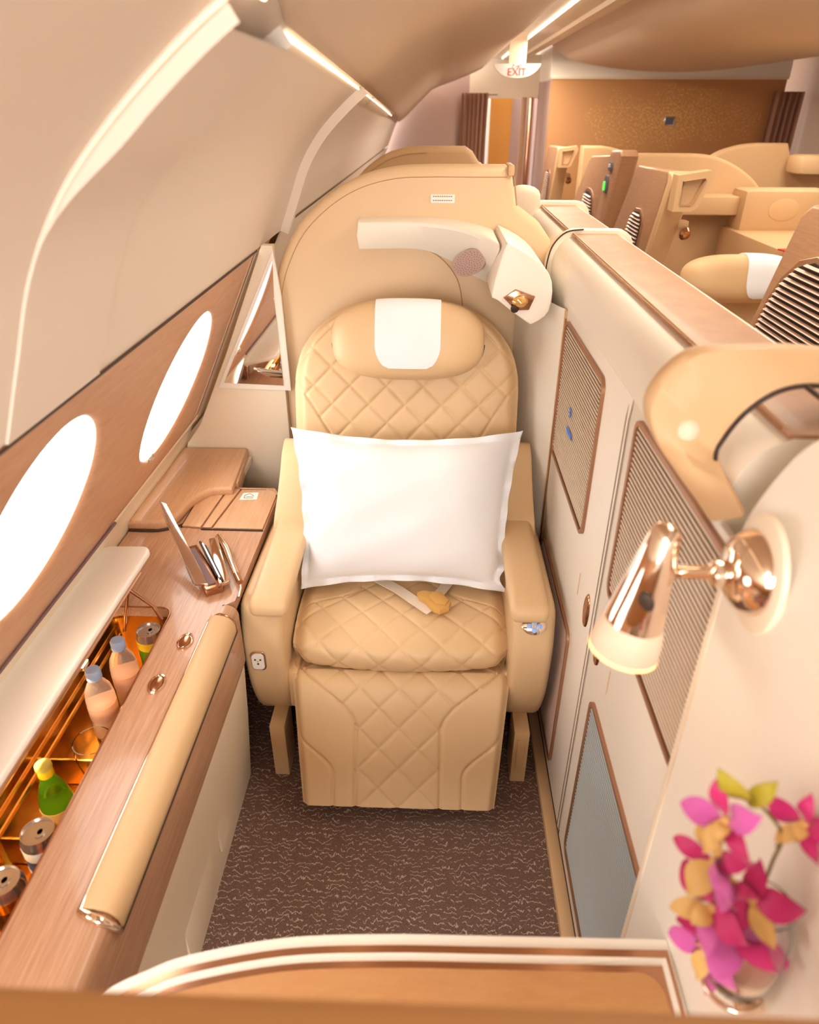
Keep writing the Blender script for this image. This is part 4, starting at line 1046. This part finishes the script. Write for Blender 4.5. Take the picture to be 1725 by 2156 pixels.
# ------------------------------------------------------------------ suites across the aisle
def arch(y0, y1, z0, z1, r): return [(y0, z0), (y1, z0)] + arc(y1-r, z1-r, r, 0, 90, 6) + arc(y0+r, z1-r, r, 90, 180, 6)
def aisle_panel(label, slat_parts=False, k=1.0):
    t = thing('aisle_partition', label, 'partition', (1.07, 3.9, 0), 'wooden partitions across the aisle')
    pl = [(3.50, 1.43), (3.53, 1.462), (4.05, 1.452), (4.10, 1.42), (4.10+.32*k, 1.09), (4.10+.65*k, .55), (4.12+.66*k, .02), (3.82, .02), (3.78, .80), (3.70, 1.04)]
    prism('partition_panel', pl, 'x', 1.05, 1.12, woodp, t, .012, 3, 50)
    eg = [(3.43, 1.43), (3.455, 1.458), (3.51, 1.462), (3.50, 1.42), (3.705, 1.04), (3.785, .80), (3.825, .02), (3.76, .02), (3.72, .80), (3.64, 1.04)]
    prism('partition_edge', eg, 'x', 1.045, 1.15, tan, t, .010, 2, 50)
    fo = [(1.05, 1.455), (1.19, 1.475), (1.205, 1.45), (1.155, 1.325), (1.13, 1.31), (1.05, 1.31)]
    fi = [(1.075, 1.432), (1.165, 1.445), (1.17, 1.435), (1.132, 1.345), (1.12, 1.336), (1.075, 1.336)]
    lo = plate('partition_flange', fo, [fi], 3.36, 3.44, tan, t, axis='y')
    prism('flange_recess', fi, 'y', 3.40, 3.43, leather2, lo)
    tube('flange_gap', [(p[0], 3.358, p[1]) for p in fi], .004, seam, lo, 5, True)
    li = [(3.79, 1.20), (3.80, 1.235), (3.86, 1.265), (3.96, 1.26), (4.03, 1.225), (4.03+.37*k, .70), (4.03+.37*k, .50), (4.0, .50)]
    if slat_parts: li = [(3.55, 1.30), (3.93, 1.335), (4.02, 1.31), (4.10, 1.25), (4.16, 1.17), (4.22, 1.04), (4.30, .80), (4.30, .50), (3.70, .50)]
    lv = prism('louvre_frame', li, 'x', 1.043, 1.052, bronze, t, .002, 1)
    lb_ = [(3.815, 1.195), (3.825, 1.225), (3.87, 1.248), (3.955, 1.243), (4.015, 1.212), (4.015+.365*k, .69), (4.015+.365*k, .51), (4.015, .51)]
    if slat_parts: lb_ = [(3.58, 1.28), (3.93, 1.318), (4.01, 1.293), (4.085, 1.237), (4.142, 1.16), (4.20, 1.035), (4.278, .80), (4.278, .51), (3.73, .51)]
    prism('louvre_backing', lb_, 'x', 1.040, 1.045, darkb, lv)
    def rng(z):
        ys = []
        for a, c in zip(lb_, lb_[1:]+lb_[:1]):
            if (a[1]-z)*(c[1]-z) < 0: ys.append(a[0]+(c[0]-a[0])*(z-a[1])/(c[1]-a[1]))
        return (min(ys), max(ys)) if len(ys) >= 2 else None
    V = []; F = []
    for k in range(46):
        z = .53+.018*k; r_ = rng(z)
        if not r_ or z > 1.31: continue
        vv = [(1.040, r_[0]+.006, z-.005), (1.030, r_[0]+.006, z), (1.040, r_[0]+.006, z+.005), (1.040, r_[1]-.006, z-.005), (1.030, r_[1]-.006, z), (1.040, r_[1]-.006, z+.005)]
        ff = [[0, 1, 4, 3], [1, 2, 5, 4], [0, 1, 2], [3, 4, 5]]
        if slat_parts: mk('slat', vv, ff, slatp, lv)
        else:
            b0 = len(V); V += vv; F += [[i+b0 for i in f_] for f_ in ff]
    if not slat_parts:
        o = mk('louvre_slats', V, F, slatp, lv); o['kind'] = 'stuff'
    ch = lathe('spot_lamp', [(.0, .03), (.02, .026), (.03, .01), (.026, 0)], chromed, t, (1.17, 3.52, 1.20), (.4, -1, -.3), 16)
    box('spot_bracket', (1.165, 3.56, 1.235), (.05, .06, .03), tan, t, bev=.006)
    return t
pC = aisle_panel('wooden aisle partition directly left of the far beige pillow')
pD = aisle_panel('largest wooden aisle partition at the right picture edge', True, .45); pD.location = (1.07, 1.99, .02)
pA = aisle_panel('small wooden aisle partition farthest down the aisle'); pA.location = (1.07, 7.2, -.04)
# control post between partitions
cp_ = thing('aisle_door_post', 'wooden door post with lit control panel across aisle', 'door post', (1.07, 5.0, 0))
pl = [(4.50, 1.455), (4.54, 1.475), (5.30, 1.43), (5.38, 1.40), (5.95, 1.0), (6.1, .02), (4.85, .02), (4.75, 1.0)]
prism('post_panel', pl, 'x', 1.05, 1.12, woodp, cp_, .012, 3, 50)
prism('post_front', [(4.40, 1.475), (4.44, 1.505), (4.66, 1.495), (4.70, 1.46), (4.95, .95), (5.0, .02), (4.8, .02), (4.68, .95)], 'x', 1.035, 1.14, woodp, cp_, .02, 3, 50)
ds = prism('control_display', rrect(4.56, 1.385, 4.64, 1.435, .015), 'x', 1.025, 1.04, screenm, cp_, .004, 2)
prism('display_light', rrect(4.585, 1.405, 4.62, 1.425, .006), 'x', 1.020, 1.03, signm, ds)
d2 = prism('control_display', rrect(4.62, 1.26, 4.70, 1.36, .03), 'x', 1.025, 1.04, screenm, cp_, .004, 2)
prism('indicator', rrect(4.66, 1.275, 4.69, 1.325, .01), 'x', 1.018, 1.028, greenled, d2)
li = arch(5.02, 5.42, .55, 1.24, .16); lf = prism('louvre_frame', li, 'x', 1.043, 1.052, bronze, cp_, .002, 1)
prism('louvre_backing', arch(5.05, 5.39, .56, 1.22, .14), 'x', 1.040, 1.045, darkb, lf)
V = []; F = []
for k in range(34):
    z = .60+.0185*k; w_ = 0
    if z > 1.06: w_ = .14-math.sqrt(max(0, .14**2-(z-1.08)**2)) if z > 1.08 else 0
    if z > 1.21: break
    b0 = len(V); V += [(1.040, 5.055+w_, z-.005), (1.030, 5.055+w_, z), (1.040, 5.055+w_, z+.005), (1.040, 5.385-w_, z-.005), (1.030, 5.385-w_, z), (1.040, 5.385-w_, z+.005)]
    F += [[i+b0 for i in f_] for f_ in [[0, 1, 4, 3], [1, 2, 5, 4], [0, 1, 2], [3, 4, 5]]]
o = mk('louvre_slats', V, F, slatp, lf); o['kind'] = 'stuff'
# dome shells of the centre suites
def dome(label, x0, x1, zt, y, r, left_round=False, th=.10):
    t = thing('suite_shell', label, 'shell', ((x0+x1)/2, y, 0))
    ol = [(x1, .02)] + catm([(x1, .95), (x1-.005, 1.12), (x1-.035, zt-.26), (x1-.12, zt-.12), (x1-.27, zt-.03), (x1-.42, zt)], 5) + ([(x0, zt)] if not left_round else catm([(x0+.42, zt), (x0+.27, zt-.03), (x0+.12, zt-.12), (x0+.035, zt-.26), (x0, zt-.5)], 5)) + [(x0, .02)]
    prism('shell_panel', ol, 'y', y, y+th, tand, t, .02, 3, 50)
    return t
def dome2(label, ol, y):
    t = thing('suite_shell', label, 'shell', (ol[0][0], y, 0)); prism('shell_panel', ol, 'y', y, y+.1, tand, t, .02, 3, 50); return t
d1 = dome2('wide tan domed shell behind the far beige pillow', [(1.15, .02), (1.15, 1.478)]+catm([(1.50, 1.478), (1.62, 1.468), (1.76, 1.42), (1.90, 1.33), (2.01, 1.20), (2.07, 1.05), (2.09, .90)], 5)+[(2.09, .02)], 4.6)
box('shell_ledge', (1.60, 4.50, 1.22), (.36, .19, .10), tand, d1, bev=.015)
dome('tan domed shell left of the gold tree, below bulkhead', 1.14, 1.72, 1.455, 6.15, .4)
d3 = dome2('tan domed shell right of the gold tree', [(1.72, .02)]+catm([(1.72, 1.25), (1.76, 1.37), (1.86, 1.455), (2.0, 1.50), (2.12, 1.513)], 5)+[(2.30, 1.513), (2.34, 1.42), (2.9, 1.40), (2.9, .02)], 5.2)
box('shell_ledge', (2.50, 5.05, 1.40), (.42, .22, .11), leather2, d3, bev=.03)
cn = thing('centre_console', 'tan side console with magazines in the far centre suite', 'console', (1.86, 3.9, 0))
box('console_body', (1.95, 3.87, .55), (.46, 1.36, 1.10), tand, cn, bev=.02)
box('console_ledge', (2.0, 4.45, 1.20), (.50, .22, .22), tand, cn, bev=.03)
lathe('speaker_grille', [(.0, .004), (.07, .004), (.085, 0)], tan, cn, (1.98, 4.338, 1.21), (0, -1, 0), 24, sy=.7)
for i_, (m_, dx_, dy_) in enumerate(((redm, 0, 0), (blue, .015, -.05), (whitep, -.01, -.10))):
    tag(box('magazine', (1.80+dx_, 3.62+dy_, 1.108+.009*i_), (.20, .13, .007), m_, bev=.001, rot=(0, 0, .25+.2*i_)), ('red covered magazine at the bottom of the far pile', 'blue covered magazine in the middle of the far pile', 'white covered magazine on top of the far pile')[i_], 'magazine', 'magazines in the far suite')
# far centre seat: headrest pillow with white cover
fs = thing('far_seat', 'tan leather seat with white headrest cover across the aisle', 'seat', (1.40, 3.3, 0))
FH = (1.335, 3.20, 1.058)
capsule('headrest', FH, .250, .102, .085, leather2, fs, .2, 2.8)
cover('headrest_cover', FH, .250, .102, .085, .2, 2.8, .005, .215, math.radians(120), math.radians(-48), fabric, fs)
prism('backrest', rrect(1.13, .30, 1.72, 1.06, .16), 'y', 3.24, 3.42, leather2, fs, .04, 3, 50)
box('seat_cushion', (1.40, 2.95, .40), (.60, .55, .16), leather2, fs, bev=.04)
box('seat_base', (1.40, 3.0, .17), (.5, .5, .32), leather2, fs, bev=.02)
# shell of the next window suite behind ours
sh2 = thing('suite_shell', 'tan curved shell top peeking over the cream shell', 'shell', (-.15, 4.3, 0))
ol2 = [(-.54, 0), (-.54, 1.05)] + catm([(-.54, 1.05), (-.50, 1.25), (-.42, 1.385), (-.30, 1.475), (-.18, 1.515), (-.05, 1.525)], 5)[1:] + [(.16, 1.525), (.20, 1.50), (.235, 1.45), (.36, 1.38), (.36, 0)]
prism('shell_panel', ol2, 'y', 4.24, 4.38, tand, sh2, .03, 4, 50)
tube('shell_seam', [(p[0]*.97, 4.238, p[1]-.03) for p in ol2[3:-5]], .002, seam, sh2, 5)
# cabin lamps inside the bar
light('bar_glow', 'AREA', (-.765, .93, .612), 1.2, (1, .76, .46), .05, .7)
light('lamp_glow_light', 'POINT', tuple(hT+hax*.185), .06, (1, .8, .55))
